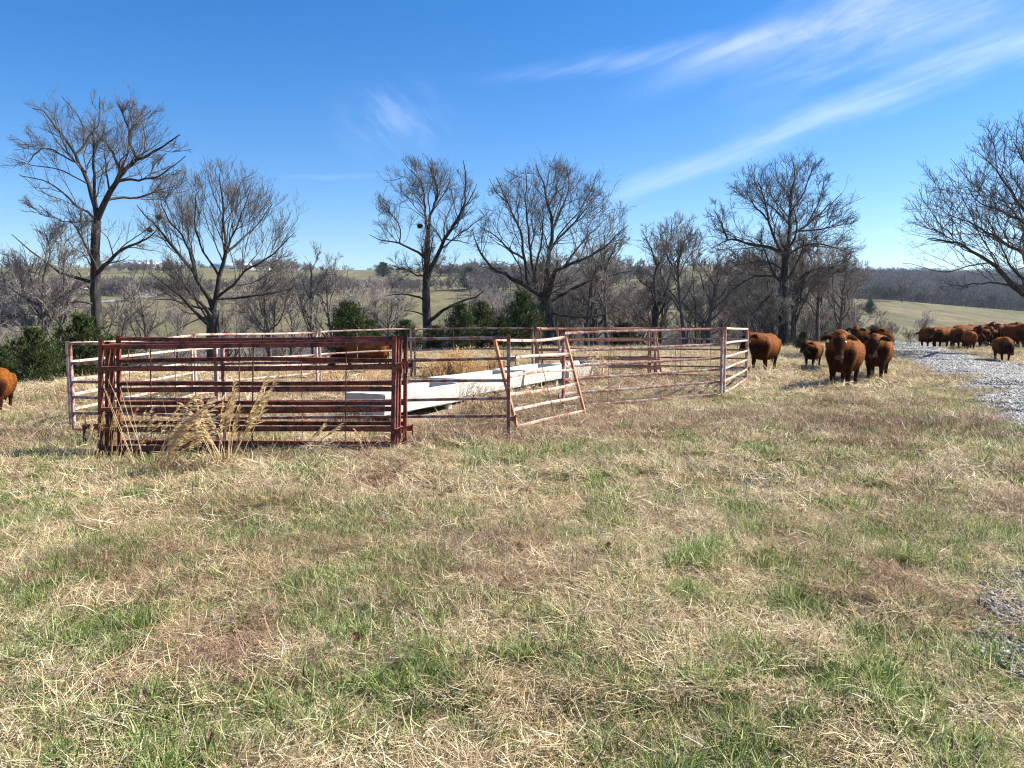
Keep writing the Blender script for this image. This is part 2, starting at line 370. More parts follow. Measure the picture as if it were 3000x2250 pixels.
rl2 = rl + dirn * wob(1.1, 1)[:, None]; rr2 = rr_ + dirn * wob(1.1, 9)[:, None]
nc = 28; tt = np.linspace(0, 1, nc)
X = rl2[:, None, :] * (1 - tt[None, :, None]) + rr2[:, None, :] * tt[None, :, None]
crown = np.sin(np.pi * tt) ** .6 * .09
Z = terrain(X[..., 0], X[..., 1]) + crown[None] - .012 + (fbm(X[..., 0] * 1.5, X[..., 1] * 1.5, 4) - .5) * .05
V = np.concatenate([X, Z[..., None]], -1).reshape(-1, 3)
i = np.arange(nL - 1)[:, None] * nc + np.arange(nc - 1)[None]
F = np.stack([i, i + 1, i + nc + 1, i + nc], -1).reshape(-1, 4)
rut = np.tile(np.exp(-((tt - .27) / .07) ** 2) + np.exp(-((tt - .70) / .07) ** 2), nL)
road = obj('gravel_road', mesh_np('gravel_road', V, F, MAT['gravel'], {'rut': rut}, smooth=True)); tag(road, kind='structure')
def on_road(x, y, pad=0.0):
    x = np.asarray(x); y = np.asarray(y)
    xl = np.interp(y, rl2[:, 1], rl2[:, 0]) - pad; xr = np.interp(y, rr2[:, 1], rr2[:, 0]) + pad
    return (x > xl) & (x < xr) & (y < 62)

# ------------------------------------------------------------------ bare trees
def tubes(groups, closed=False):
    """groups: list of (pts (N,K,3), rad (N,K), sides) -> verts, quads"""
    VV = []; FF = []; off = 0
    for pts, rad, ns in groups:
        n, k, _ = pts.shape
        if n == 0: continue
        tan = np.gradient(pts, axis=1); tan /= np.linalg.norm(tan, axis=2, keepdims=True) + 1e-9
        ref = np.zeros_like(tan); ref[..., 0] = .31; ref[..., 1] = .9; ref[..., 2] = .2
        a = np.cross(tan, ref); a /= np.linalg.norm(a, axis=2, keepdims=True) + 1e-9
        b_ = np.cross(tan, a)
        ang = np.arange(ns) * 2 * np.pi / ns
        v = pts[:, :, None, :] + rad[:, :, None, None] * (np.cos(ang)[None, None, :, None] * a[:, :, None, :] + np.sin(ang)[None, None, :, None] * b_[:, :, None, :])
        VV.append(v.reshape(-1, 3))
        base = off + (np.arange(n) * k * ns)[:, None, None]
        i = np.arange(k - 1)[None, :, None] * ns; j = np.arange(ns)[None, None, :]; j2 = (j + 1) % ns
        f = np.stack([base + i + j, base + i + j2, base + i + ns + j2, base + i + ns + j], -1).reshape(-1, 4)
        FF.append(f); off += n * k * ns
    return np.concatenate(VV), np.concatenate(FF)
def nrm(v): return v / (np.linalg.norm(v, axis=-1, keepdims=True) + 1e-9)
def grow(start, d, length, r0, r1, K, wig, up, rng):
    n = len(start); pts = np.zeros((n, K + 1, 3)); pts[:, 0] = start; d = nrm(d); seg = (length / K)[:, None]
    kink = rng.normal(size=(n, K, 3)) * wig
    for i in range(K):
        d = nrm(d + kink[:, i] + np.array([0, 0, 1.0]) * up)
        pts[:, i + 1] = pts[:, i] + d * seg
    t = np.linspace(0, 1, K + 1)[None]
    rad = r0[:, None] * (1 - t) + r1[:, None] * t
    return pts, rad
def spawn(pts, rad, per, ang, lo, rng, lenratio, radratio, lens, tmin=.15, env=None, upb=0.0, minlen=0.0, flat=1.0):
    """children spread along parents; returns start, dir, length, r0"""
    n, k, _ = pts.shape
    if np.isscalar(per): cnt = np.full(n, per)
    else: cnt = per
    idx = np.repeat(np.arange(n), cnt)
    t = tmin + (1 - tmin) * rng.random(len(idx)) ** 1.05
    t = np.minimum(t, .995)
    f = t * (k - 1); i = f.astype(int); fr = (f - i)[:, None]
    st = pts[idx, i] * (1 - fr) + pts[idx, i + 1] * fr
    tan = nrm(pts[idx, i + 1] - pts[idx, i])
    rp = rad[idx, i] * (1 - fr[:, 0]) + rad[idx, i + 1] * fr[:, 0]
    rv = nrm(np.cross(tan, rng.normal(size=tan.shape)))
    th = np.radians(ang + rng.normal(size=len(idx)) * lo)[:, None]
    d = tan * np.cos(th) + rv * np.sin(th); d[:, 2] += upb
    if env is not None: d = d + nrm(st - (env[0] - np.array([0, 0, env[1][2] * .75]))) * .26
    d = nrm(d)
    L = lens[idx] * lenratio * (1.15 - .6 * t) * rng.uniform(.6, 1.25, len(idx))
    if env is not None:
        c_, R_ = env; L0_ = L.copy()
        q = (st - c_) / R_; e = d / R_
        A = (e * e).sum(1); B = (q * e).sum(1); C = (q * q).sum(1) - 1
        disc = np.maximum(B * B - A * C, 0); s = (-B + np.sqrt(disc)) / A
        s = np.where(C > 0, 0, s)
        L = np.minimum(L, s * rng.uniform(.85, 1.25, len(s)) + .12)
        k_ = (L > minlen * .6) & ((s > .45 * L0_) | (rng.random(len(s)) < .3)); st, d, L, rp = st[k_], d[k_], L[k_], rp[k_]
    return st, d, np.maximum(L, minlen), rp * radratio
def limb_poly(pl, r0, r1, K, rng, wig=.02):
    pl = np.array(pl, float); d = np.concatenate([[0], np.cumsum(np.linalg.norm(np.diff(pl, axis=0), axis=1))])
    t = np.linspace(0, d[-1], K + 1)
    # smooth resampling: piecewise linear then light smoothing
    q = np.stack([np.interp(t, d, pl[:, j]) for j in range(3)], -1)
    for _ in range(2):
        q[1:-1] = (q[:-2] + 2 * q[1:-1] + q[2:]) / 4
    q[1:-1] += rng.normal(size=q[1:-1].shape) * wig * d[-1] / K * 3
    return q, np.linspace(r0, r1, K + 1), d[-1]
def finish_tree(name, trunk_g, crown_g, loc, label, group=None, mats=None, cat='tree'):
    root = empty(name, loc)
    L = np.array(loc)
    v, f = tubes(trunk_g); obj('trunk', mesh_np('trunk', v - L, f, mats[0], smooth=True), root)
    v, f = tubes(crown_g); obj('crown', mesh_np('crown', v - L, f, mats[1], smooth=False), root)
    return tag(root, label, cat, group)
def crown_levels(pts, rad, lens, rng, env, n1, n2, n3, n4, tw, wig=.16, up=.03, rel=1.0, ang=44):
    """ramify a set of same-K limbs into four orders"""
    out = []
    s, d, L, r = spawn(pts, rad, n1, ang, 12, rng, .62 * rel, .42, lens, .22, env, .12, .6)
    p1, r1 = grow(s, d, L, r, np.maximum(r * .3, tw * 1.2), 9, wig, up, rng); out.append((p1, r1, 5))
    s, d, L, r = spawn(p1, r1, n2, ang, 13, rng, .62, .45, L, .12, env, .10, .35)
    p2, r2 = grow(s, d, L, np.maximum(r, tw * 1.3), np.full(len(s), tw * .85), 7, wig * 1.1, up, rng); out.append((p2, r2, 4))
    s, d, L, r = spawn(p2, r2, n3, ang - 3, 14, rng, .62, .6, L, .10, (env[0], env[1] * 1.3), .08, .25)
    L = np.minimum(L, 1.1)
    p3, r3 = grow(s, d, L, np.clip(r, tw * .6, tw * .9), np.full(len(s), tw * .45), 5, wig * 1.2, up * 1.5, rng); out.append((p3, r3, 3))
    if n4:
        s, d, L, r = spawn(p3, r3, n4, ang - 6, 15, rng, .62, .8, L, .10, None, .05, .12)
        p4, r4 = grow(s, d, np.minimum(L, .5), np.full(len(s), tw * .52), np.full(len(s), tw * .30), 3, wig * 1.2, up, rng); out.append((p4, r4, 3))
    return out
def photo_tree(name, Y, trunk, limbs, env_px, label, rs, n=(9, 7, 6, 3), tw=.0095, wig=.17, depth=None, conv=None, up=.03, group=None, extra=None):
    """trunk: [(px,py)], r0, r1; limbs: [(pts, r0, r1, depth offset at the tip)]; placed at distance Y with true sizes"""
    rng = np.random.default_rng(rs)
    cv = conv or (lambda q: q)
    tp, tr0, tr1 = trunk; tp = [cv(q) for q in tp]
    base = P(*tp[0], Y); gzz = gz(base[0], Y)
    pl = [P(*q, Y) for q in tp]
    pl = [np.array([pl[0][0] - .0, Y, gzz - .25]), np.array([pl[0][0], Y, gzz + .5])] + [q for q in pl if q[2] > gzz + .8]
    q, r, tl = limb_poly(pl, tr0, tr1, 16, rng, .006)
    zz = (q[:, 2] - gzz); r = r * (1 + .75 * np.exp(-np.maximum(zz, 0) / .35)) * (1 + rng.normal(size=len(r)) * .03)
    tg = [(q[None], r[None], 14)]
    Lp = []; Lr = []; Ll = []
    for i, (pts, a0, a1, off) in enumerate(limbs):
        pts = [cv(z) for z in pts]; m_ = len(pts)
        w3 = []
        for j, z in enumerate(pts):
            o = off * (j / (m_ - 1)) ** 1.0 + (rng.normal() * .25 if j else 0)
            w3.append(P(*z, Y + o))
        w3[0] = w3[0] + np.array([0, 0, 0])
        q, r, ln = limb_poly(w3, a0, a1, 12, rng, .022)
        Lp.append(q); Lr.append(r); Ll.append(ln)
    # make limbs start on their parent: snap to nearest point of trunk/earlier limbs in the picture plane
    allp = tg[0][0][0].copy()
    for i in range(len(Lp)):
        cand = np.vstack([allp] + Lp[:i]) if i else allp
        dd = np.linalg.norm((cand - Lp[i][0])[:, [0, 2]], axis=1); jn = dd.argmin()
        sh = cand[jn] - Lp[i][0]; fall = np.linspace(1, 0, 13)[:, None] ** 1.5
        Lp[i] = Lp[i] + sh * fall
        # carry depth of the parent along
        Lp[i][:, 1] += sh[1] * (1 - fall[:, 0]) * .8
    # a few free limbs towards and away from the viewer
    cx, cy, rx, rz = env_px
    c0 = P(cx, cy, Y); Rx = rx / FPX * Y; Rz = rz / FPX * Y
    if depth is None: depth = Rx * .8
    env = (c0, np.array([Rx, depth, Rz]))
    top = tg[0][0][0]
    nf = extra if extra is not None else 4
    if nf:
        idx = rng.integers(8, 16, nf); s = top[idx]
        az = np.array([(1 if i % 2 else -1) * (np.pi / 2) + rng.normal() * .4 for i in range(nf)])
        d = np.stack([np.cos(az), np.sin(az), np.full(nf, .7)], -1)
        fp, fr_ = grow(s, d, np.full(nf, depth * .95), np.full(nf, tr1 * .5), np.full(nf, .03), 12, .10, .04, rng)
        for i in range(nf): Lp.append(fp[i]); Lr.append(fr_[i]); Ll.append(depth)
    Lp = np.array(Lp); Lr = np.array(Lr); Ll = np.array(Ll)
    Lr = np.maximum(Lr * .82, .018)
    tg.append((Lp, Lr, 8))
    cnt = np.maximum((Ll / Ll.mean() * n[0]).astype(int), 3)
    cg = crown_levels(Lp, Lr, np.minimum(Ll, Ll.mean() * 1.5), rng, env, cnt, n[1], n[2], n[3], tw, wig, up)
    loc = (float(base[0]), Y, gzz)
    t = finish_tree(name, tg, cg, loc, label, group, (MAT['bark'], MAT['twig']))
    return t
z4 = lambda q: (q[0] / 1.7467, 200 + q[1] / 1.7467)
z5 = lambda q: (1000 + q[0] / 2.212, 420 + q[1] / 2.212)
z6 = lambda q: (1900 + q[0] / 2.011, 400 + q[1] / 2.011)
T1 = photo_tree('oak_tree', 38.0, ([(505, 1390), (492, 1200), (487, 1050), (487, 900), (495, 780)], .28, .21), [
    ([(490, 790), (468, 640), (430, 540), (395, 470), (350, 380), (270, 300), (255, 200), (165, 205)], .15, .03, 1.5),
    ([(492, 780), (480, 600), (478, 450), (483, 370)], .12, .05, -1),
    ([(505, 780), (555, 670), (600, 570), (640, 500), (720, 455), (800, 430), (850, 370), (920, 340)], .2, .03, -1.5),
    ([(640, 500), (600, 400), (530, 360), (500, 290)], .09, .02, 1),
    ([(720, 455), (690, 400), (675, 340), (730, 290), (800, 230)], .09, .02, 1),
    ([(675, 340), (645, 260), (610, 170)], .06, .02, -1),
    ([(545, 690), (620, 670), (700, 680), (800, 640), (860, 560)], .09, .02, 2),
    ([(600, 600), (660, 575), (800, 580), (900, 520), (970, 460)], .09, .02, -2),
    ([(480, 770), (440, 730), (390, 715), (330, 640), (230, 570), (100, 550)], .09, .02, 2),
    ([(500, 1030), (560, 970), (640, 910), (740, 880), (800, 830)], .14, .03, -2),
    ([(480, 1110), (400, 1080), (320, 1060), (230, 1000), (150, 930), (60, 850)], .12, .02, 1.5),
    ([(485, 1190), (420, 1185), (360, 1195), (330, 1210)], .09, .03, -1),
    ([(500, 1310), (530, 1330), (560, 1310), (620, 1320)], .05, .02, -1),
    ([(390, 470), (330, 450), (250, 400), (190, 390), (120, 480)], .06, .02, -1),
    ([(395, 410), (440, 380), (440, 320), (490, 280), (480, 130)], .07, .02, 1),
    ([(350, 380), (370, 290), (340, 200), (270, 120)], .05, .02, 1.5),
    ([(470, 800), (400, 800), (300, 790), (200, 700)], .05, .02, -2),
    ([(470, 1050), (440, 960), (380, 930), (330, 860)], .05, .02, 2)],
    (545 / 1.7467, 200 + 560 / 1.7467, 262, 272), 'tallest bare oak behind the left end of the pen, thick trunk and high crown', 1, n=(8, 6, 5, 3), conv=z4, extra=2, wig=.13)
T2 = photo_tree('oak_tree', 45.0, ([(1090, 1400), (1090, 1300), (1092, 1235)], .42, .34), [
    ([(1090, 1240), (1040, 1130), (990, 1050), (900, 930), (830, 840), (760, 760), (700, 700)], .2, .03, 1),
    ([(1095, 1240), (1110, 1130), (1130, 1060), (1165, 950), (1150, 800), (1135, 660), (1120, 540)], .2, .03, -1),
    ([(1165, 960), (1240, 890), (1330, 800), (1400, 700)], .1, .02, 2), ([(1110, 1170), (1190, 1110), (1250, 1030), (1340, 1000), (1420, 930), (1510, 840)], .12, .02, -2),
    ([(1000, 1050), (960, 900), (880, 800), (830, 740), (800, 620)], .1, .02, -2), ([(1100, 1200), (1180, 1190), (1300, 1170), (1420, 1150), (1500, 1120)], .1, .02, 1),
    ([(1080, 1230), (980, 1220), (880, 1180), (760, 1180)], .09, .02, -1), ([(1050, 1050), (1010, 950), (960, 800), (930, 700)], .08, .02, 2.5),
    ([(1165, 950), (1210, 840), (1250, 740), (1290, 620)], .08, .02, -2.5), ([(1085, 1260), (1000, 1290), (920, 1330)], .06, .02, 1),
    ([(1130, 1060), (1050, 940), (1000, 800), (1010, 640)], .09, .02, -1)],
    (1140 / 1.7467, 200 + 900 / 1.7467, 255, 225), 'wide low forking oak with upswept limbs, second big tree from the left', 2, n=(9, 6, 5, 3), conv=z4, wig=.11, up=.08)
T3 = photo_tree('oak_tree', 50.0, ([(560, 1200), (547, 1050), (550, 900), (555, 750), (560, 600)], .36, .17), [
    ([(560, 610), (575, 450), (620, 380), (635, 320), (600, 220), (560, 130)], .15, .03, 1),
    ([(560, 620), (545, 540), (540, 400), (535, 300), (500, 230), (450, 170)], .11, .03, -1),
    ([(560, 850), (620, 740), (660, 640), (720, 550), (800, 430), (810, 330), (790, 110)], .2, .03, -1),
    ([(550, 740), (500, 690), (400, 650), (350, 635), (250, 630), (180, 590)], .12, .02, 1),
    ([(660, 640), (760, 640), (850, 660)], .07, .02, 2), ([(540, 880), (480, 870), (420, 820), (330, 790)], .07, .02, -2),
    ([(535, 1000), (450, 975), (380, 970), (280, 990)], .10, .02, -1), ([(560, 1160), (620, 1110), (700, 1050), (780, 1020), (870, 1000), (930, 950)], .17, .03, -2),
    ([(540, 1110), (480, 1090), (400, 1080)], .08, .02, 1), ([(350, 635), (370, 560), (340, 480), (250, 400)], .06, .02, -1), ([(690, 590), (740, 560), (780, 480)], .06, .02, 1),
    ([(800, 430), (850, 350), (880, 270)], .06, .02, -1), ([(540, 400), (470, 330), (420, 240)], .05, .02, 2), ([(575, 440), (560, 330), (610, 200)], .05, .02, -2)],
    (1000 + 540 / 2.212, 420 + 520 / 2.212, 175, 190), 'bare oak forked in a Y with a dark nest, behind the middle of the pen', 3, n=(8, 6, 5, 3), conv=z5, wig=.14)
T4 = photo_tree('oak_tree', 50.0, ([(1340, 1200), (1330, 1100), (1315, 1000)], .52, .42), [
    ([(1310, 1010), (1230, 950), (1150, 900), (1060, 860), (980, 820), (920, 740), (870, 660), (850, 560)], .24, .03, 1),
    ([(1200, 930), (1185, 800), (1170, 680), (1150, 540), (1080, 420), (1060, 300), (1000, 210)], .15, .03, -1),
    ([(1250, 960), (1230, 800), (1215, 650), (1200, 500), (1180, 400), (1210, 250), (1190, 160)], .14, .03, 2),
    ([(1330, 1010), (1340, 850), (1360, 700), (1385, 560), (1350, 450), (1330, 330), (1260, 140)], .24, .03, -1),
    ([(1385, 560), (1430, 450), (1480, 300), (1460, 180)], .11, .02, 1), ([(1350, 900), (1400, 800), (1480, 770), (1600, 740), (1700, 680), (1800, 580), (1860, 530)], .16, .02, -2),
    ([(1350, 1020), (1430, 1000), (1500, 950), (1620, 880), (1760, 855), (1880, 830)], .18, .02, 1), ([(1270, 900), (1280, 750), (1310, 600), (1320, 450), (1290, 330)], .12, .02, -3),
    ([(1400, 700), (1480, 580), (1580, 450), (1640, 360)], .11, .02, 2), ([(1180, 740), (1080, 680), (1000, 590), (900, 540)], .11, .02, -2),
    ([(1370, 1100), (1450, 1120), (1550, 1130), (1650, 1130), (1740, 1100)], .09, .02, -1), ([(1080, 420), (1000, 330), (960, 230)], .06, .02, 1),
    ([(1440, 800), (1560, 640), (1680, 520), (1760, 430)], .09, .02, 3), ([(1350, 450), (1400, 330), (1380, 170)], .08, .02, 2)],
    (1000 + 1370 / 2.212, 420 + 590 / 2.212, 228, 212), 'broadest crooked oak with fanned limbs from a short trunk, behind the centre of the pen', 4, n=(9, 6, 5, 3), conv=z5, wig=.19)
T5 = photo_tree('oak_tree', 54.0, ([(40, 1130), (40, 1080), (45, 1000)], .28, .24), [
    ([(45, 1000), (30, 850), (50, 750), (100, 680), (150, 560), (130, 470)], .16, .02, 1), ([(50, 990), (110, 930), (130, 780), (190, 700), (240, 600)], .16, .02, -1),
    ([(50, 740), (20, 650), (-30, 560)], .09, .02, -1), ([(110, 930), (190, 900), (250, 850)], .08, .02, 1), ([(30, 900), (-40, 860), (-90, 800)], .08, .02, 2),
    ([(130, 780), (90, 700), (60, 580)], .07, .02, -2)],
    (1900 + 90 / 2.011, 400 + 740 / 2.011, 128, 160), 'smaller crooked oak with two dark stems, between the broadest oak and the lone oak', 5, n=(8, 6, 5, 3), conv=z6, wig=.2)
T6 = photo_tree('oak_tree', 50.0, ([(798, 1230), (795, 1100), (795, 950), (800, 850), (808, 700), (822, 640)], .36, .22), [
    ([(820, 660), (840, 560), (830, 430), (840, 320), (870, 220), (850, 150)], .18, .03, 1), ([(800, 700), (730, 590), (700, 480), (690, 380), (640, 260)], .14, .03, -1),
    ([(790, 680), (700, 640), (560, 630), (500, 590), (440, 620), (370, 660)], .15, .02, 1), ([(820, 700), (880, 640), (980, 620), (1080, 640), (1200, 700)], .11, .02, -1),
    ([(840, 580), (900, 550), (960, 500), (1050, 420), (1150, 330)], .13, .02, 2), ([(900, 550), (1020, 545), (1120, 520), (1240, 500)], .08, .02, -2),
    ([(790, 850), (700, 830), (600, 830), (500, 900), (440, 960)], .11, .02, -1), ([(810, 860), (880, 840), (960, 780), (1080, 760), (1220, 790)], .11, .02, 1),
    ([(795, 960), (720, 940), (660, 990), (600, 1060)], .08, .02, -2), ([(800, 930), (880, 950), (950, 990), (1010, 1050)], .08, .02, 1),
    ([(500, 590), (450, 500), (400, 420)], .08, .02, -1), ([(700, 480), (610, 400), (560, 310)], .08, .02, 2), ([(830, 430), (930, 320), (970, 210)], .09, .02, -2),
    ([(960, 500), (1030, 380), (1060, 260)], .08, .02, 1), ([(800, 800), (730, 740), (620, 740), (500, 760)], .08, .02, 3)],
    (1900 + 800 / 2.011, 400 + 560 / 2.011, 232, 218), 'lone round-crowned oak with a straight black trunk standing left of the cattle', 6, n=(11, 6, 5, 3), conv=z6, wig=.17)
T7 = photo_tree('oak_tree', 37.0, ([(2420, 1300), (2410, 1100), (2400, 950), (2390, 700), (2400, 400)], .5, .28), [
    ([(2400, 1030), (2212, 950), (2130, 860), (2060, 760), (1950, 700), (1850, 640), (1750, 590), (1650, 600)], .2, .02, -1),
    ([(2400, 820), (2212, 690), (2120, 650), (2000, 560), (1880, 490), (1760, 460)], .15, .02, 1), ([(2390, 620), (2212, 430), (2130, 330), (2060, 200), (1980, 130)], .14, .02, -1),
    ([(2400, 980), (2212, 880), (2080, 870), (1950, 860), (1800, 880)], .11, .02, 1.5), ([(2390, 700), (2212, 500), (2080, 440), (1950, 400), (1880, 300)], .12, .02, -2),
    ([(2400, 500), (2260, 250), (2200, 120), (2150, 30)], .14, .02, 1), ([(2300, 900), (2150, 760), (2080, 620), (2000, 460)], .08, .02, -2.5),
    ([(2400, 450), (2500, 200), (2600, 60)], .15, .02, 1), ([(2400, 800), (2600, 600), (2800, 450)], .15, .02, -1), ([(2400, 950), (2650, 850), (2850, 800)], .15, .02, 1)],
    (3060, 650, 385, 330), 'dark oak reaching in from the right edge with long drooping limbs over the herd', 7, n=(9, 6, 5, 2), conv=z6, wig=.17, depth=5.0)
def nest(px, py, Y, s, parent, rs):
    rng = np.random.default_rng(rs); c0 = P(px, py, Y) - np.array(parent.location)
    n = 420; d = nrm(rng.normal(size=(n, 3))); c1 = c0 + d * s * rng.uniform(.5, 1, (n, 1)) * np.array([1, 1, .8])
    a = nrm(rng.normal(size=(n, 3))) * s * .4; b_ = nrm(rng.normal(size=(n, 3))) * s * .16
    V = np.stack([c1 - a, c1 + b_, c1 + a], 1).reshape(-1, 3); F = np.arange(n * 3).reshape(-1, 3)
    o = obj('nest', mesh_np('nest', V, F, MAT['nest']), parent); return o
nest(1230, 662, 50.0, .2, T3, 1); nest(438, 673, 45, .19, T2, 2); nest(464, 636, 45, .17, T2, 3)
# generic bare trees, each kind built once and copied
def auto_tree(name, H, spread, kind, rs, tw, n, parts=True, r0=None):
    rng = np.random.default_rng(rs)
    r0 = r0 or H * .022
    if kind == 'oak':
        K = 12; tp, tr = grow(np.array([[0, 0, -.4]]), np.array([[rng.normal() * .06, rng.normal() * .06, 1]]), np.array([H * .62]), np.array([r0]), np.array([r0 * .45]), K, .05, .05, rng)
        nl = 11; t0 = .32; a = 55
    elif kind == 'slim':
        K = 12; tp, tr = grow(np.array([[0, 0, -.4]]), np.array([[rng.normal() * .05, rng.normal() * .05, 1]]), np.array([H * .9]), np.array([r0 * .8]), np.array([r0 * .15]), K, .035, .05, rng)
        nl = 16; t0 = .3; a = 42
    else:       # brush, several stems
        m_ = 7; K = 12
        tp, tr = grow(np.stack([rng.normal(size=m_) * .25, rng.normal(size=m_) * .25, np.full(m_, -.2)], -1), np.stack([rng.normal(size=m_) * .4, rng.normal(size=m_) * .4, np.ones(m_)], -1),
                      rng.uniform(.6, 1, m_) * H, np.full(m_, r0 * .5), np.full(m_, r0 * .12), K, .08, .03, rng)
        nl = 5; t0 = .12; a = 42
    env = (np.array([0, 0, H * .58]), np.array([spread, spread, H * .47]))
    lens = np.full(len(tp), H * (1.15 if kind == 'oak' else .8))
    s, d, L, r = spawn(tp, tr, nl, a, 13, rng, .58, .6, lens, t0, env, .12, .5)
    lp, lr = grow(s, d, L, r, np.maximum(r * .3, tw * 1.5), 10, .13, .05, rng)
    cg = crown_levels(lp, lr, L, rng, env, n[0], n[1], n[2], n[3], tw, .17, .04, .95)
    if not parts:
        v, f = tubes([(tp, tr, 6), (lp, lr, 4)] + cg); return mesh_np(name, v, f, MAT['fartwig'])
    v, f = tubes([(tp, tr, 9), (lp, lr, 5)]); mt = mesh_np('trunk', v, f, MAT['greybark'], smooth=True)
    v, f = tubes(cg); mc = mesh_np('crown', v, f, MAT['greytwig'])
    return mt, mc
def place_tree(proto, name, x, y, s, rz, label, group=None, sz=None, tilt=0.0, cat='tree'):
    root = empty(name, (x, y, gz(x, y) - .05), rz); root.scale = (s, s, sz or s)
    root.rotation_euler = (tilt, tilt * .5, rz)
    obj('trunk', proto[0], root); obj('crown', proto[1], root)
    return tag(root, label, cat, group)
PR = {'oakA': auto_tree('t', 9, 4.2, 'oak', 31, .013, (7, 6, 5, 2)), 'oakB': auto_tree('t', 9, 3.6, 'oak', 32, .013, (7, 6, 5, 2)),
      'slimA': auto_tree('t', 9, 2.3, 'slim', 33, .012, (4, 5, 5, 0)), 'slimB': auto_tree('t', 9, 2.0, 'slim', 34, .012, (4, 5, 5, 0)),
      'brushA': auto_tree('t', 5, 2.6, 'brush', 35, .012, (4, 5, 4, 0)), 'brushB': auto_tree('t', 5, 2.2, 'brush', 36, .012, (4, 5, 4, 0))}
def X_at(px, Y): return (px - 1500) / FPX * (Y * .9964 + .14)
# (px, distance, height, kind, label)
mid = [
 (160, 37, 8.2, 'oakB', 'leaning grey tree with a split trunk at the far left, above the cedars'), (192, 41, 7.0, 'slimA', 'slender pale tree just left of the tallest oak'),
 (12, 48, 7.5, 'oakA', 'small round bare tree cut by the left edge of the picture'), (330, 46, 7.2, 'oakA', 'thin two-stemmed tree right behind the tallest oak'),
 (437, 47, 8.0, 'slimB', 'tangled young tree between the tallest oak and the low forking oak'), (525, 52, 7.0, 'slimA', 'thin straight tree just left of the low forking oak'),
 (672, 54, 7.4, 'oakB', 'mossy bare tree touching the right side of the low forking oak'), (740, 56, 7.2, 'slimB', 'narrow dark-stemmed tree left of the pen back corner post'),
 (795, 50, 8.2, 'oakB', 'dark-trunked crooked tree behind the top of the red panel stack'), (845, 52, 6.6, 'slimA', 'short grey-barked tree just right of the dark-trunked crooked one'),
 (918, 50, 8.6, 'slimB', 'upright many-twigged tree left of the pointed cedar'), (980, 55, 9.0, 'slimA', 'fan-shaped sapling tree behind the pointed cedar'),
 (1030, 58, 8.6, 'oakA', 'grey bare tree between the pointed cedar and the Y-forked oak'), (1130, 56, 7.4, 'oakB', 'low spreading tree at the left foot of the Y-forked oak'),
 (1365, 58, 7.0, 'slimB', 'thin tree rising behind the cedar right of the Y-forked oak'), (1440, 62, 7.4, 'oakA', 'grey tree in the gap left of the broadest oak'),
 (1720, 60, 6.8, 'oakB', 'low twiggy tree at the right foot of the broadest oak'), (1830, 62, 7.0, 'oakA', 'dense grey tree left of the smaller crooked oak'),
 (2005, 50, 8.4, 'slimA', 'leaning sapling with a thin dark stem right of the smaller crooked oak'), (2040, 53, 5.8, 'slimB', 'crooked thin sapling left of the lone oak behind the pen'),
 (2120, 66, 8.6, 'oakB', 'dense dark tree in the thicket left of the lone oak'), (2190, 62, 8.0, 'oakA', 'drooping bare tree beside the left of the lone oak trunk'),
 (2350, 72, 8.2, 'slimA', 'thin trunk just right of the lone oak'), (2400, 70, 8.4, 'slimB', 'straight grey trunk in the thicket above the calf'),
 (2440, 74, 8.4, 'slimA', 'slim grey trunk at the right end of the thicket above the front cow'), (2385, 78, 8.8, 'oakB', 'bushy thicket tree behind the trunks right of the lone oak')]
for px, Y, H, k, lab in mid:
    s = H / 9.0; place_tree(PR[k], 'bare_tree', X_at(px, Y), Y, s, random.Random(px).uniform(0, 6.28), lab, 'middle-sized bare trees along the slope', tilt=random.Random(px + 1).uniform(-.06, .06))
right = [(2588, 135, 8.2, 'slimB', 'leaning bare tree on the green field right of the lone oak'), (2618, 49, 2.0, 'brushB', 'bare many-stemmed sapling at the far end of the gravel road'), (2664, 50, 1.4, 'brushB', 'small thin sapling right of the bushy one by the gravel road end'),
 (2714, 130, 8.6, 'slimA', 'tall pole-straight tree in the field above the grazing cattle'), (2796, 110, 6.8, 'oakA', 'round bare tree in the field above the pipe gate post'),
 (2850, 118, 7.2, 'oakB', 'bare tree in the field between two round ones above the herd'), (2894, 100, 6.6, 'slimB', 'forked bare tree with old leaves above the right of the herd'), (2962, 96, 6.4, 'oakA', 'bushy bare tree low at the right edge above the herd'),
 (2455, 230, 9, 'oakA', 'bare oak on the field horizon right of the lone oak crown'), (2640, 300, 13, 'oakB', 'large bare tree on the brown ridge under the blue hills'), (2700, 330, 12, 'oakA', 'spreading tree on the brown ridge left of the edge oak')]
for px, Y, H, k, lab in right:
    s = H / (9.0 if 'brush' not in k else 5.0); place_tree(PR[k], 'bare_tree', X_at(px, Y), Y, s, random.Random(px).uniform(0, 6.28), lab, 'bare trees on the field at the right')
# thicket: brush individuals behind the big trees
rg = random.Random(5); kk = 0
GB = 'grey brush along the bottom of the slope'
for i in range(290):
    px = rg.uniform(-60, 2520); Y = rg.uniform(50, 105)
    if px < 1000 and rg.random() < .30: continue
    if px < 1500 and Y < 60: continue
    k = rg.choice(['brushA', 'brushB', 'slimA', 'slimB', 'oakA', 'oakB'])
    H = rg.uniform(3.2, 5.4) if 'brush' in k else rg.uniform(4.5, 7.5)
    H *= 1.22 if px > 1700 else 1.12
    s = H / (5.0 if 'brush' in k else 9.0); x = X_at(px, Y)
    place_tree(PR[k], 'bare_tree', x, Y, s, rg.uniform(0, 6.28), 'grey leafless thicket tree among many on the slope below the big oaks', GB)
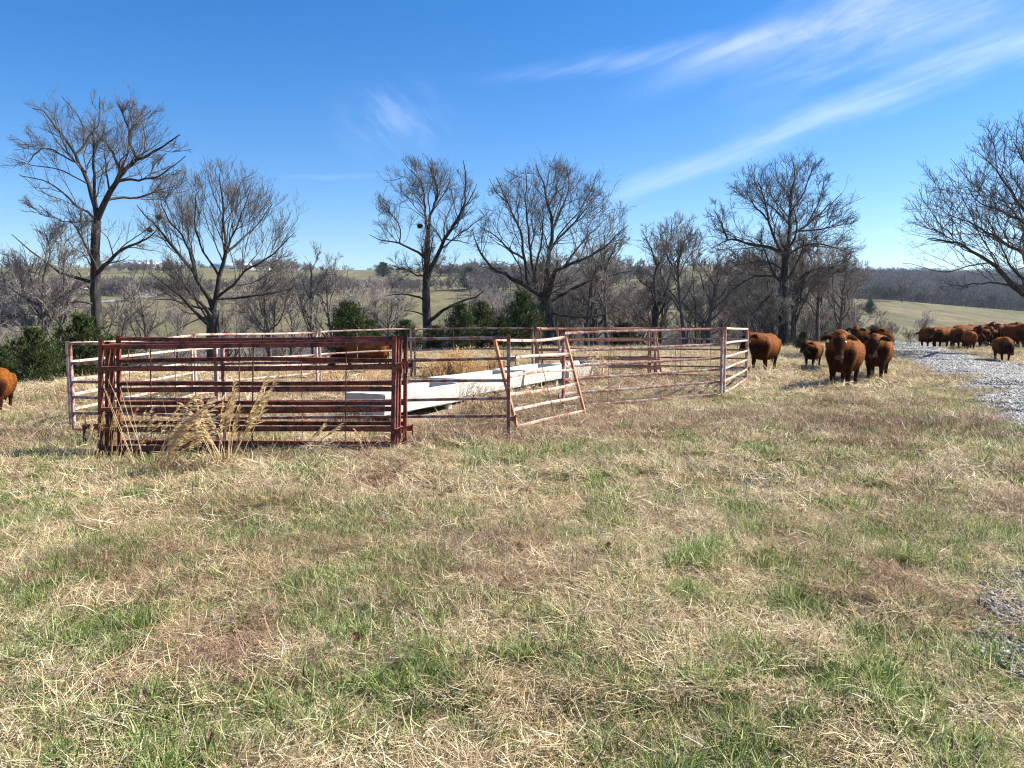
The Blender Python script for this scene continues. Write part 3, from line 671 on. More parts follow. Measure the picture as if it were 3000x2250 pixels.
# far woods and hedgerows as stuff: instanced far trees
def scatter(name, pts, rot, scl, idx, protos, label=None, cat=None, kind='stuff', mat=None):
    me = bpy.data.meshes.new(name); me.vertices.add(len(pts)); me.vertices.foreach_set('co', np.asarray(pts, np.float32).ravel())
    a = me.attributes.new('rot', 'FLOAT_VECTOR', 'POINT'); a.data.foreach_set('vector', np.asarray(rot, np.float32).ravel())
    a = me.attributes.new('scl', 'FLOAT_VECTOR', 'POINT'); a.data.foreach_set('vector', np.asarray(scl, np.float32).ravel())
    a = me.attributes.new('idx', 'INT', 'POINT'); a.data.foreach_set('value', np.asarray(idx, np.int32))
    col = bpy.data.collections.new(name + '_kinds')
    for i, pm in enumerate(protos):
        q = bpy.data.objects.new('%s_kind_%02d' % (name, i), pm); col.objects.link(q)
    o = bpy.data.objects.new(name, me); link(o)
    ng = bpy.data.node_groups.new(name + '_scatter', 'GeometryNodeTree')
    ng.interface.new_socket('Geometry', in_out='INPUT', socket_type='NodeSocketGeometry'); ng.interface.new_socket('Geometry', in_out='OUTPUT', socket_type='NodeSocketGeometry')
    gi = ng.nodes.new('NodeGroupInput'); go = ng.nodes.new('NodeGroupOutput'); ip = ng.nodes.new('GeometryNodeInstanceOnPoints'); ci = ng.nodes.new('GeometryNodeCollectionInfo')
    ci.inputs['Collection'].default_value = col; ci.inputs['Separate Children'].default_value = True; ci.inputs['Reset Children'].default_value = True
    def na(nm, ty):
        n = ng.nodes.new('GeometryNodeInputNamedAttribute'); n.data_type = ty; n.inputs['Name'].default_value = nm
        return [s_ for s_ in n.outputs if s_.enabled and s_.name == 'Attribute'][0]
    L = ng.links.new
    L(gi.outputs[0], ip.inputs['Points']); L(ci.outputs[0], ip.inputs['Instance']); ip.inputs['Pick Instance'].default_value = True
    L(na('idx', 'INT'), ip.inputs['Instance Index']); L(na('scl', 'FLOAT_VECTOR'), ip.inputs['Scale'])
    e2r = ng.nodes.new('FunctionNodeEulerToRotation'); L(na('rot', 'FLOAT_VECTOR'), e2r.inputs[0]); L(e2r.outputs[0], ip.inputs['Rotation'])
    L(ip.outputs[0], go.inputs[0])
    md = o.modifiers.new('scatter', 'NODES'); md.node_group = ng
    o['kind'] = kind
    if label: o['label'] = label
    if cat: o['category'] = cat
    return o
FW = [auto_tree('far_tree', 9, 4.2, 'oak', 50 + i, .05, (4, 4, 3, 0), parts=False) for i in range(4)]
def cedar_mesh(H, W, rs, nb=210, leaf=.085):
    rng = np.random.default_rng(rs)
    tz = rng.uniform(.03, .97, nb); a = rng.random(nb) * 6.28
    w_ = W * 1.25 * (1 - tz) ** .7 * np.clip(.6 + tz * 3, 0, 1) * (.6 + .7 * vnoise(a * 1.3, tz * 5, rs)) * rng.uniform(.75, 1.2, nb) + .15
    p_, r_ = grow(np.stack([0 * tz, 0 * tz, tz * H * .93], -1), np.stack([np.cos(a), np.sin(a), .15 + tz * 1.0], -1), w_, np.full(nb, .022), np.full(nb, .005), 6, .13, .045, rng)
    # twigs on the boughs, foliage sprays on the twigs
    s, d, L, r = spawn(p_, r_, 11, 42, 15, rng, .5, .5, w_, .15, None, .15, .10)
    q_, qr = grow(s, d, np.minimum(L, .5), np.full(len(s), .006), np.full(len(s), .003), 3, .2, .05, rng)
    m_ = 9; idx = np.repeat(np.arange(len(q_)), m_); t = rng.random(len(idx)) * 2.999; i = t.astype(int); f = (t - i)[:, None]
    c0 = q_[idx, i] * (1 - f) + q_[idx, i + 1] * f; tg = nrm(q_[idx, i + 1] - q_[idx, i]); n = len(idx)
    d = nrm(tg + rng.normal(size=(n, 3)) * .55 + [0, 0, .25]); Lf = leaf * rng.uniform(.6, 1.7, n)[:, None]; side = nrm(np.cross(d, rng.normal(size=(n, 3)))) * leaf * .24
    V = np.stack([c0 - d * Lf * .3, c0 - side, c0 + d * Lf, c0 + side], 1).reshape(-1, 3)
    F = np.arange(n * 4).reshape(-1, 4); tint = np.repeat(np.clip(rng.random(n) * .6 + .4 * rng.random(len(q_))[idx], 0, 1), 4)
    tp, tr = grow(np.array([[0, 0, -.2]]), np.array([[0, 0, 1.]]), np.array([H]), np.array([H * .018]), np.array([.01]), 8, .02, .0, rng)
    v, f = tubes([(tp, tr, 7), (p_, r_, 4)])
    return mesh_np('crown', V, F, MAT['cedar'], {'tint': tint}), mesh_np('trunk', v, f, MAT['bark'], smooth=True)
CED = [cedar_mesh(3.2, 1.25, 3), cedar_mesh(3.0, 1.5, 5), cedar_mesh(3.4, 1.05, 8)]
def place_cedar(k, px, Y, H, W, lab, dz=0, group='green cedars along the slope'):
    x = X_at(px, Y); z0 = gz(x, Y); H *= .76; W *= .92; base = (3.2, 3.0, 3.4)[k]; bw = (1.25, 1.5, 1.05)[k]
    root = empty('cedar_tree', (x, Y, z0 - .05 + dz), random.Random(px).uniform(0, 6.28)); root.scale = (W / bw, W / bw, H / base)
    obj('trunk', CED[k][1], root); obj('crown', CED[k][0], root); return tag(root, lab, 'cedar', group)
place_cedar(1, 100, 24, 2.6, .95, 'bushy cedar at the left edge behind the small calf')
place_cedar(0, 15, 27, 2.2, 1.0, 'low dark cedar cut by the left edge of the picture')
place_cedar(1, 245, 28, 3.3, 1.25, 'dark cedar under the tallest oak, left of its trunk')
place_cedar(0, 335, 31, 2.4, 1.1, 'low cedar just right of the tallest oak trunk')
place_cedar(1, 175, 29, 2.2, 1.4, 'shaded cedar filling the gap between the bushy one and the dark one')
place_cedar(0, 1022, 41, 4.3, 1.45, 'pointed dark cedar behind the middle of the pen back rails')
place_cedar(1, 1090, 43, 3.0, 1.2, 'low cedar at the right foot of the pointed cedar')
place_cedar(1, 1190, 43, 2.8, 1.2, 'low cedar left of the Y-forked oak trunk')
place_cedar(1, 1350, 42, 3.6, 1.3, 'round cedar just right of the Y-forked oak trunk')
place_cedar(0, 1410, 44, 4.0, 1.2, 'taller cedar between the round one and the broadest oak')
place_cedar(1, 1530, 45, 4.6, 1.6, 'large dark cedar left of the broadest oak trunk')
place_cedar(0, 1275, 44, 2.3, 1.0, 'small cedar beneath the Y-forked oak limb')
place_cedar(1, 1470, 44, 2.6, 1.1, 'short cedar in front of the two tall ones by the broadest oak')
place_cedar(2, 2352, 43, 1.55, .55, 'tiny young cedar right of the lone oak trunk')
place_cedar(0, 1830, 60, 3.8, 1.7, 'dark cedar in the thicket left of the smaller crooked oak')
place_cedar(1, 1000, 150, 6.5, 2.8, 'dark cedar on the far green slope, left one', group=None)
place_cedar(1, 1375, 330, 13, 5.5, 'big dark cedar on the skyline between the two forked oaks', group=None)
place_cedar(2, 1470, 360, 12, 5, 'dark cedar on the skyline beside the broadest oak', group=None)
place_cedar(1, 1780, 350, 12, 7, 'wide cedar on the skyline right of the broadest oak', group=None)
place_cedar(1, 1750, 140, 6.0, 3.0, 'dark cedar low on the slope behind the broadest oak right side', group=None)
place_cedar(1, 1125, 460, 12, 7, 'round evergreen on the skyline left of the Y-forked oak', group=None)
place_cedar(1, 2545, 240, 6, 2.5, 'small evergreen on the brown strip right of the lone oak', group=None)
place_cedar(1, 2560, 180, 2.6, 2.4, 'low round cedar bush on the green field edge', group=None)
# far woods
rg = np.random.default_rng(77); pts = []; sc_l = []
def addwood(n, fx, fy_, hmin, hmax, dens=None):
    for i in range(n):
        Y = fy_(); px = fx(Y)
        x = X_at(px, Y)
        if dens is not None and vnoise(x / dens, Y / dens, 9) < .45: continue
        pts.append((x, Y, gz(x, Y) - .3)); sc_l.append(rg.uniform(hmin, hmax) / 9)
U = rg.uniform
addwood(2600, lambda Y: U(2430, 3100), lambda: U(350, 1150), 7, 12)                       # wooded valley on the right
addwood(900, lambda Y: U(2300, 3150), lambda: U(1150, 2300), 12, 17)
addwood(700, lambda Y: U(2350, 3200), lambda: U(3000, 3650), 26, 36)                       # top of the blue ridge
addwood(700, lambda Y: U(-150, 2450), lambda: U(720, 790), 6, 11, 30)                      # skyline on the left
addwood(900, lambda Y: U(1380, 2400), lambda: U(250, 600), 7, 11, 60)                      # grey woods right of centre
addwood(560, lambda Y: U(1400, 2420), lambda: U(120, 240), 5, 8, 35)
addwood(260, lambda Y: U(-100, 200), lambda: U(190, 260), 7, 11, None)                     # left edge trees
addwood(420, lambda Y: U(200, 1400), lambda: U(300, 330), 5, 8, 28)                        # hedgerow
addwood(300, lambda Y: U(300, 1400), lambda: U(480, 505), 6, 9, 40)
addwood(260, lambda Y: U(400, 1000), lambda: U(120, 140), 4, 6, 18)
pts = np.array(pts); n = len(pts); s = np.array(sc_l)
scatter('far_woods', pts, np.stack([0 * s, 0 * s, rg.random(n) * 6.28], -1), np.stack([s, s, s * rg.uniform(.85, 1.1, n)], -1), rg.integers(0, 4, n), FW, 'bare grey-brown woods and hedgerows covering the far hillsides', 'woods')
# ------------------------------------------------------------------ steel corral panels
def beam(p0, p1, wa, wb, rng=None, sag=.006, K=10, up=(0, 0, 1)):
    """rounded rectangular tube from p0 to p1; wa = size along 'up', wb = size across"""
    p0 = np.array(p0, float); p1 = np.array(p1, float); t = np.linspace(0, 1, K + 1)[:, None]
    c = p0 * (1 - t) + p1 * t
    if rng is not None:
        ph = rng.random() * 6.28; env = np.sin(np.pi * t[:, 0])
        c[:, 2] += env * rng.normal() * sag + env * np.sin(t[:, 0] * 9 + ph) * sag * .25
        c[:, 1] += env * rng.normal() * sag
    d = nrm((p1 - p0)[None])[0]; u_ = np.array(up, float); u_ = u_ - d * (u_ @ d)
    if np.linalg.norm(u_) < .1: u_ = np.array([0, 1., 0]) - d * d[1]
    u_ = u_ / np.linalg.norm(u_); v_ = np.cross(d, u_)
    q = .22
    sec = np.array([(-1, -1 + q), (-1 + q * .6, -1), (1 - q * .6, -1), (1, -1 + q), (1, 1 - q), (1 - q * .6, 1), (-1 + q * .6, 1), (-1, 1 - q)]) * .5
    V = (c[:, None, :] + sec[None, :, 0:1] * wb * v_ + sec[None, :, 1:2] * wa * u_).reshape(-1, 3)
    i = np.arange(K)[:, None] * 8; j = np.arange(8)[None]; j2 = (j + 1) % 8
    F = np.stack([i + j, i + j2, i + 8 + j2, i + 8 + j], -1).reshape(-1, 4)
    e = np.array([[0, 1, 2, 3, 4, 5, 6, 7], [K * 8 + k for k in range(7, -1, -1)]])
    return V, F, e
def joinm(name, items, mat):
    VV = []; FF = []; EE = []; off = 0
    for V, F, E in items:
        VV.append(V); FF.append(F + off)
        if len(E): EE.append(np.asarray(E) + off)
        off += len(V)
    fs = [np.concatenate(FF)] + ([np.concatenate(EE)] if EE else [])
    return mesh_np(name, np.concatenate(VV), fs, mat)
RZ = [1.50, 1.18, .88, .63, .37, .11]
PN = 0
def panel(a, b, label, mat, h=1.52, rz=RZ, lean=(0, 0), rail=(.046, .034), stile=.05, struts=(.33, .72), skip=(), latch=True, z0=None, z1=None, group='steel corral panels of the pen', foot=(.18, .82), matr=None, seed=None):
    global PN; PN += 1; rng = np.random.default_rng(seed or PN)
    a = np.array(a, float); b = np.array(b, float)
    za = gz(*a) if z0 is None else z0; zb = gz(*b) if z1 is None else z1
    base = np.array([a[0], a[1], za]); loc = base
    root = empty('corral_panel', tuple(base)); root.rotation_euler = (0, 0, 0)
    def Q(t, z):
        xy = a * (1 - t) + b * t; k = z / h
        return np.array([xy[0] + lean[0] * k, xy[1] + lean[1] * k, za * (1 - t) + zb * t + z * math.sqrt(max(0, 1 - (lean[0] ** 2 + lean[1] ** 2) / h ** 2))]) - base
    for t in (0, 1):
        V, F, E = beam(Q(t, -.06), Q(t, h + .01), stile, stile * .95, None, up=(a[0] - b[0], a[1] - b[1], 0))
        obj('stile', joinm('stile', [(V, F, E)], mat), root)
    Lw = np.linalg.norm(b - a); e = .5 * stile / Lw
    for i, z in enumerate(rz):
        if i in skip: continue
        hh = rail[0] * (1.0)
        V, F, E = beam(Q(e, z + rng.normal() * .006), Q(1 - e, z + rng.normal() * .006), hh, rail[1], rng, .014)
        obj('rail', joinm('rail', [(V, F, E)], matr or mat), root)
    for t in struts:
        t = t + rng.normal() * .02
        dt = rng.normal() * .004
        off = np.cross(np.array([*(b - a), 0]) / Lw, [0, 0, 1]) * (rail[1] / 2 + .006)
        V, F, E = beam(Q(t, rz[-1]) + off, Q(t + dt, rz[0]) + off, .011, .011, None, up=(1, 0, 0))
        obj('strut', joinm('strut', [(V, F, E)], mat), root)
    if foot:
        for t in foot:
            V, F, E = beam(Q(t, -.02), Q(t, rz[-1] - .02), .04, .03, None, up=(a[0] - b[0], a[1] - b[1], 0)); obj('foot', joinm('foot', [(V, F, E)], mat), root)
    if latch:
        for z in (1.18, .34):
            d = (b - a) / Lw
            for s_, t in ((1, 1),):
                c = Q(t, z); c2 = c + np.array([d[0], d[1], 0]) * .10
                V, F, E = beam(c + np.array([d[0], d[1], 0]) * .02, c2, .07, .045, None, K=2); V2, F2, E2 = beam(c2 - [0, 0, .10], c2 + [0, 0, .05], .02, .02, None, K=2, up=(1, 0, 0))
                obj('latch', joinm('latch', [(V, F, E), (V2, F2, E2)], mat), root)
    return tag(root, label, 'corral panel', group)
def PX(px, Y): return (X_at(px, Y), Y)
cL = PX(212, 12.2)          # left corner
panel(PX(216, 12.05), PX(640, 10.75), 'weathered panel running from the left corner behind the red stack', MAT['grey'], struts=(.4, .75))
panel(PX(208, 12.5), PX(566, 17.2), 'sunlit whitish panel receding from the left corner of the pen', MAT['pale'], struts=(.3, .55), matr=MAT['pale'])
panel(PX(575, 17.5), PX(930, 20.3), 'pinkish back panel left of the grazing cow behind the pen', MAT['pale'], struts=(.3, .7))
panel(PX(940, 20.5), PX(1205, 21.6), 'pinkish back panel with the grazing cow behind it', MAT['pale'], struts=(.4,), rz=RZ)
panel(PX(1216, 21.6), PX(1560, 22.0), 'grey back panel behind the golden grass clump', MAT['grey'], struts=(.35, .75))
panel(PX(1570, 22.1), PX(1905, 22.5), 'back panel standing behind the leaning spare panels', MAT['grey'], struts=(.3, .8))
st = 'rusty orange panels stacked against the back fence'
panel(PX(1576, 21.5), PX(1900, 21.9), 'orange spare panel of the back stack reaching farthest left', MAT['orange'], lean=(0.0, .10), struts=(.35,), group=st, latch=False)
panel(PX(1592, 21.2), PX(1925, 21.5), 'middle orange spare panel of the back stack', MAT['orange'], lean=(-.08, .22), struts=(.65,), group=st, latch=False)
panel(PX(1650, 20.9), PX(1940, 21.0), 'foremost orange spare panel of the back stack, its right end tilted', MAT['orange'], lean=(-.16, .30), struts=(.5,), group=st, latch=False)
panel(PX(1918, 22.4), PX(2184, 21.2), 'grey back panel ending at the right rear corner by the cow', MAT['grey'], struts=(.3, .62))
panel(PX(2187, 20.9), PX(2121, 16.1), 'foreshortened pale panel closing the right side of the pen', MAT['pale'], struts=(.45,))
panel(PX(2112, 15.8), PX(1650, 13.9), 'long front right panel from the near right corner to the tilted gate', MAT['grey'], struts=(.3, .75), matr=MAT['grey'])
panel(PX(660, 10.72), PX(1490, 10.45), 'front panel with a missing bottom rail behind and right of the red stack', MAT['grey'], skip=(5,), struts=(.25,), rail=(.04, .034), foot=None, z0=-.1, z1=-.02)
# leaning gate panel
aL = PX(1519, 11.35); bL = PX(1716, 13.35)
panel(aL, bL, 'short pale panel swung open and leaning left beside the gap', MAT['orange'], lean=(-.37, .14), struts=(.5,), foot=None, h=1.50, matr=MAT['pale'], latch=False)
pR = MAT['red']; sg = 'brick red gates leaning together at the front left'
RB = (.060, .04)
panel(PX(292, 9.72), PX(1150, 9.42), 'front brick red gate of the leaning stack', pR, h=1.55, rz=[1.47, 1.17, .88, .62, .37, .12], lean=(.03, .10), rail=RB, stile=.052, struts=(.47, .53), group=sg, z0=-.10, z1=-.05, foot=(.12, .92))
panel(PX(312, 9.80), PX(1158, 9.50), 'second brick red gate of the stack, just behind the front one', pR, h=1.52, rz=[1.475, 1.17, .875, .612, .358, .105], lean=(.03, .10), rail=RB, stile=.05, struts=(.49,), group=sg, z0=-.10, z1=-.05, foot=(.15,))
g3 = panel(PX(325, 9.88), PX(1166, 9.58), 'third brick red gate of the stack, whose lower rail sticks out at the left', pR, h=1.50, rz=[1.48, .115], lean=(.03, .10), rail=RB, stile=.05, struts=(), group=sg, z0=-.12, z1=-.05, foot=(.04, .1))
panel(PX(350, 10.0), PX(1186, 9.75), 'rearmost brick red gate of the stack, its right stile standing apart', pR, h=1.57, rz=[1.54, 1.235, .935, .665, .40, .14], lean=(.02, .06), rail=(.054, .04), stile=.05, struts=(.12, .8), group=sg, z0=-.08, z1=-.06, foot=(.1,))

q0 = np.array([*PX(246, 9.75), .30]); q1 = np.array([*PX(330, 9.78), .30]); off_ = np.array(g3.location)
V, F, E = beam(q0 - off_, q1 - off_, .062, .05, None, K=3); V2, F2, E2 = beam(q0 - off_ + [.015, 0, -.2], q0 - off_ + [.015, 0, 0], .03, .03, None, K=2, up=(1, 0, 0))
obj('latch_arm', joinm('latch_arm', [(V, F, E), (V2, F2, E2)], pR), g3)

# ------------------------------------------------------------------ concrete feed troughs
A0 = np.array([-2.12, 12.3]); B0 = np.array([2.72, 22.0]); dv_ = (B0 - A0) / np.linalg.norm(B0 - A0); nv_ = np.array([dv_[1], -dv_[0]])
def trough(o2, ln, label, yaw=0.0, tilt=0.0):
    root = empty('feed_trough', (o2[0], o2[1], gz(*o2)), math.atan2(dv_[1], dv_[0]) + yaw); root.rotation_euler[1] = tilt
    # local: x along, y 0..W to the left; J profile swept, walls thick
    W = .86; z0, zt = .16, .53
    bm = bmesh.new()
    out = [(0.0, zt - .0), (-.03 + .03, zt)]
    L = ln; bev = .10
    def v(x, y, z): return bm.verts.new((x, y, z))
    # outer shell corners (bottom narrower)
    ob = [v(.03, .05, z0), v(L - .03, .05, z0), v(L - .03, W - .05, z0), v(.03, W - .05, z0)]
    ot = [v(0, 0, zt), v(L, 0, zt), v(L, W, zt), v(0, W, zt)]
    it = [v(.08, .075, zt), v(L - .08, .075, zt), v(L - .08, W - .075, zt), v(.08, W - .075, zt)]
    ib = [v(.13, .15, z0 + .08), v(L - .13, .15, z0 + .08), v(L - .13, W - .15, z0 + .08), v(.13, W - .15, z0 + .08)]
    bm.faces.new(ob[::-1])
    for k in range(4):
        k2 = (k + 1) % 4
        bm.faces.new((ob[k], ob[k2], ot[k2], ot[k])); bm.faces.new((ot[k], ot[k2], it[k2], it[k])); bm.faces.new((it[k], it[k2], ib[k2], ib[k]))
    bm.faces.new(ib)
    bmesh.ops.recalc_face_normals(bm, faces=bm.faces)
    bmesh.ops.bevel(bm, geom=[e for e in bm.edges], offset=.012, segments=2, affect='EDGES')
    bmesh.ops.subdivide_edges(bm, edges=[e for e in bm.edges if e.calc_length() > .3], cuts=6, use_grid_fill=True)
    rng = random.Random(int(o2[1] * 10))
    for q in bm.verts: q.co += Vector((rng.uniform(-1, 1), rng.uniform(-1, 1), rng.uniform(-1, 1))) * .0035
    me = bpy.data.meshes.new('basin'); bm.to_mesh(me); bm.free(); me.materials.append(MAT['concrete'])
    ob_ = obj('basin', me, root)
    for x in (.42, L - .42):
        V, F, E = beam((x, .14, -.1), (x, .14, z0 + .0), .16, .10, None, K=2, up=(1, 0, 0)); V2, F2, E2 = beam((x, W - .14, -.1), (x, W - .14, z0), .16, .10, None, K=2, up=(1, 0, 0))
        obj('leg', joinm('leg', [(V, F, E)], MAT['concrete']), root); obj('leg', joinm('leg', [(V2, F2, E2)], MAT['concrete']), root)
    V = np.array([(.13, .15, z0 + .095), (L - .13, .15, z0 + .095), (L - .13, W - .15, z0 + .095), (.13, W - .15, z0 + .095)]); 
    obj('residue', mesh_np('residue', V, np.array([[0, 1, 2, 3]]), MAT['cdirt']), root)
    return tag(root, label, 'feed trough', 'concrete feed troughs in a row')
tl = 2.66
o_ = [A0 + dv_ * (k * 2.71) for k in range(4)]
trough(o_[0], tl, 'nearest pale concrete feed trough, its shaded end facing the camera', 0.0)
trough(o_[1] - nv_ * .10, tl, 'second concrete feed trough, half hidden by wispy grass', -.035)
trough(o_[2] - nv_ * .0, tl, 'third concrete feed trough, seen through the leaning panel', .02)
trough(o_[3] + nv_ * .02, tl, 'farthest concrete feed trough at the back of the pen', -.03)

# ------------------------------------------------------------------ pipe gate behind the herd, buildings
def pipe(a, b_, r): 
    pts = np.stack([np.array(a) * (1 - t) + np.array(b_) * t for t in np.linspace(0, 1, 5)])[None]
    return tubes([(pts, np.full((1, 5), r), 8)])
def pipe_gate(posts, rails, label, cat='gate', name='pipe_gate'):
    a = posts[0]; base = np.array([a[0], a[1], gz(a[0], a[1])]); root = empty(name, tuple(base))
    for x, y, h in posts:
        z = gz(x, y); v, f = pipe((x, y, z - .1), (x, y, z + h), .085); obj('post', mesh_np('post', v - base, f, MAT['blackpipe'], smooth=True), root)
    for p, q in rails:
        v, f = pipe(p, q, .055); obj('rail', mesh_np('rail', v - base, f, MAT['blackpipe'], smooth=True), root)
    return tag(root, label, cat)
Yg = 50.0
x1 = X_at(2562, Yg); x0 = X_at(2440, Yg); z_ = gz(x1, Yg)
hp = P(2562, 957, Yg)[2] - z_; hr = P(2562, 969, Yg)[2]
pipe_gate([(x1, Yg, hp)], [((x0, Yg, hr), (x1, Yg, hr))], 'black pipe fence end post and rail rising behind the front cows', 'fence', 'pipe_fence')
Yg = 46.5; x1 = X_at(2787, Yg); x2 = X_at(2925, Yg)
z_ = gz(x1, Yg); hp = P(2787, 962, Yg)[2] - z_; hr = P(2787, 967, Yg)[2]; dd = P(2820, 985, Yg - .6); ee = P(2885, 1003, 44.0); ff = P(2925, 1020, 43.0)
pipe_gate([(x1, Yg, hp)], [((x1, Yg, hr), (x2, Yg, hr)), (tuple(P(2787, 975, Yg)), tuple(dd)), (tuple(ee), tuple(ff))], 'black pipe gate with a tall post and long top rail among the herd')
def box_house(px0, px1, Y, h, ridge, label, wm, depth=12, doors=True, name='farm_building'):
    xa, xb = X_at(px0, Y), X_at(px1, Y); z = min(gz(xa, Y), gz(xb, Y)) - .5; root = empty(name, ((xa + xb) / 2, Y, z)); L = (xb - xa) / 2
    hh = h + .5
    V = np.array([(-L, 0, 0), (L, 0, 0), (L, depth, 0), (-L, depth, 0), (-L, 0, hh), (L, 0, hh), (L, depth, hh), (-L, depth, hh), (-L, depth / 2, hh + ridge), (L, depth / 2, hh + ridge)])
    obj('wall', mesh_np('wall', V, [np.array([[0, 1, 5, 4], [1, 2, 6, 5], [2, 3, 7, 6], [3, 0, 4, 7]]), np.array([[4, 8, 7], [5, 6, 9]])], wm), root)
    o = .5; t = .18
    def slab(s):
        y0 = -o if s else depth + o; ys = depth / 2
        k = ridge / (depth / 2); z0 = hh - o * k
        a = [(-L - o, y0, z0), (L + o, y0, z0), (L + o, ys, hh + ridge), (-L - o, ys, hh + ridge)]
        return a + [(x, y, q + t) for x, y, q in a]
    Vs = []; Fs = []
    for s in (0, 1):
        n0 = len(Vs); Vs += slab(s); Fs += [[n0 + i for i in f] for f in ((0, 1, 2, 3), (4, 5, 6, 7), (0, 1, 5, 4), (1, 2, 6, 5), (2, 3, 7, 6), (3, 0, 4, 7))]
    obj('roof', mesh_np('roof', np.array(Vs) + [0, 0, .02], np.array(Fs), MAT['roof']), root)
    for k in range(max(1, int(L / 5))):
        cx = -L + (k + .5) * 2 * L / max(1, int(L / 5)); w_ = 1.6; hd = h * .72
        V = np.array([(cx - w_, -.06, .5), (cx + w_, -.06, .5), (cx + w_, -.06, hd), (cx - w_, -.06, hd), (cx - w_, .0, .5), (cx + w_, .0, .5), (cx + w_, .0, hd), (cx - w_, .0, hd)])
        obj('door', mesh_np('door', V, np.array([[0, 1, 2, 3], [0, 1, 5, 4], [1, 2, 6, 5], [2, 3, 7, 6], [3, 0, 4, 7]]), MAT['dark']), root)
    return tag(root, label, 'building')
box_house(620, 790, 640, 4.2, 2.6, 'long low white farm building on the skyline behind the low forking oak', MAT['white'])
box_house(370, 470, 650, 3.6, 2.2, 'small pale farm building on the skyline just right of the tallest oak', MAT['white'])
# far lane on the left hillside
def lane(pl, wd, name, mat):
    q = dense(pl, 120); d = nrm(np.gradient(q, axis=0)); nn = np.stack([d[:, 1], -d[:, 0]], -1)
    V = []
    for s in np.linspace(-1, 1, 5):
        xy = q + nn * wd * s; V.append(np.column_stack([xy, terrain(xy[:, 0], xy[:, 1]) + .25]))
    V = np.stack(V, 1).reshape(-1, 3); i = np.arange(119)[:, None] * 5 + np.arange(4)[None]
    F = np.stack([i, i + 1, i + 6, i + 5], -1).reshape(-1, 4)
    return tag(obj(name, mesh_np(name, V, F, mat, smooth=True)), kind='structure')
lane([PX(-200, 215), PX(40, 225), PX(150, 245), PX(300, 262), PX(420, 290), PX(480, 330)], 3.2, 'country_road', MAT['gravel'])

# ------------------------------------------------------------------ cattle
def tube_chain(pts, ry, rz, ns=18, capn=3):
    """ellipse loft along pts; ry = half width across, rz = half height"""
    pts = np.array(pts, float); ry = np.array(ry, float); rz = np.array(rz, float)
    # resample smoothly (Catmull-Rom)
    n = len(pts); T = np.linspace(0, n - 1, (n - 1) * 4 + 1)
    def cr(a):
        a = np.asarray(a, float); out = []
        for t in T:
            i = min(int(t), n - 2); f = t - i
            p0, p1, p2, p3 = a[max(i - 1, 0)], a[i], a[i + 1], a[min(i + 2, n - 1)]
            out.append(.5 * ((2 * p1) + (-p0 + p2) * f + (2 * p0 - 5 * p1 + 4 * p2 - p3) * f * f + (-p0 + 3 * p1 - 3 * p2 + p3) * f ** 3))
        return np.array(out)
    p = cr(pts); a = np.maximum(cr(ry), .008); b_ = np.maximum(cr(rz), .008)
    tan = nrm(np.gradient(p, axis=0)); side = np.zeros_like(tan); side[:, 1] = 1
    side = nrm(side - tan * (side * tan).sum(1)[:, None]); upv = np.cross(tan, side)
    ang = np.arange(ns) * 2 * np.pi / ns
    V = p[:, None] + np.cos(ang)[None, :, None] * side[:, None] * a[:, None, None] + np.sin(ang)[None, :, None] * upv[:, None] * b_[:, None, None]
    k = len(p); V = V.reshape(-1, 3)
    i = np.arange(k - 1)[:, None] * ns; j = np.arange(ns)[None]; j2 = (j + 1) % ns
    F = np.stack([i + j, i + j2, i + ns + j2, i + ns + j], -1).reshape(-1, 4).tolist()
    V = V.tolist(); V.append(p[0].tolist()); V.append(p[-1].tolist())
    for q in range(ns):
        F.append([len(V) - 2, (q + 1) % ns, q]); F.append([len(V) - 1, (k - 1) * ns + q, (k - 1) * ns + (q + 1) % ns])
    return V, F
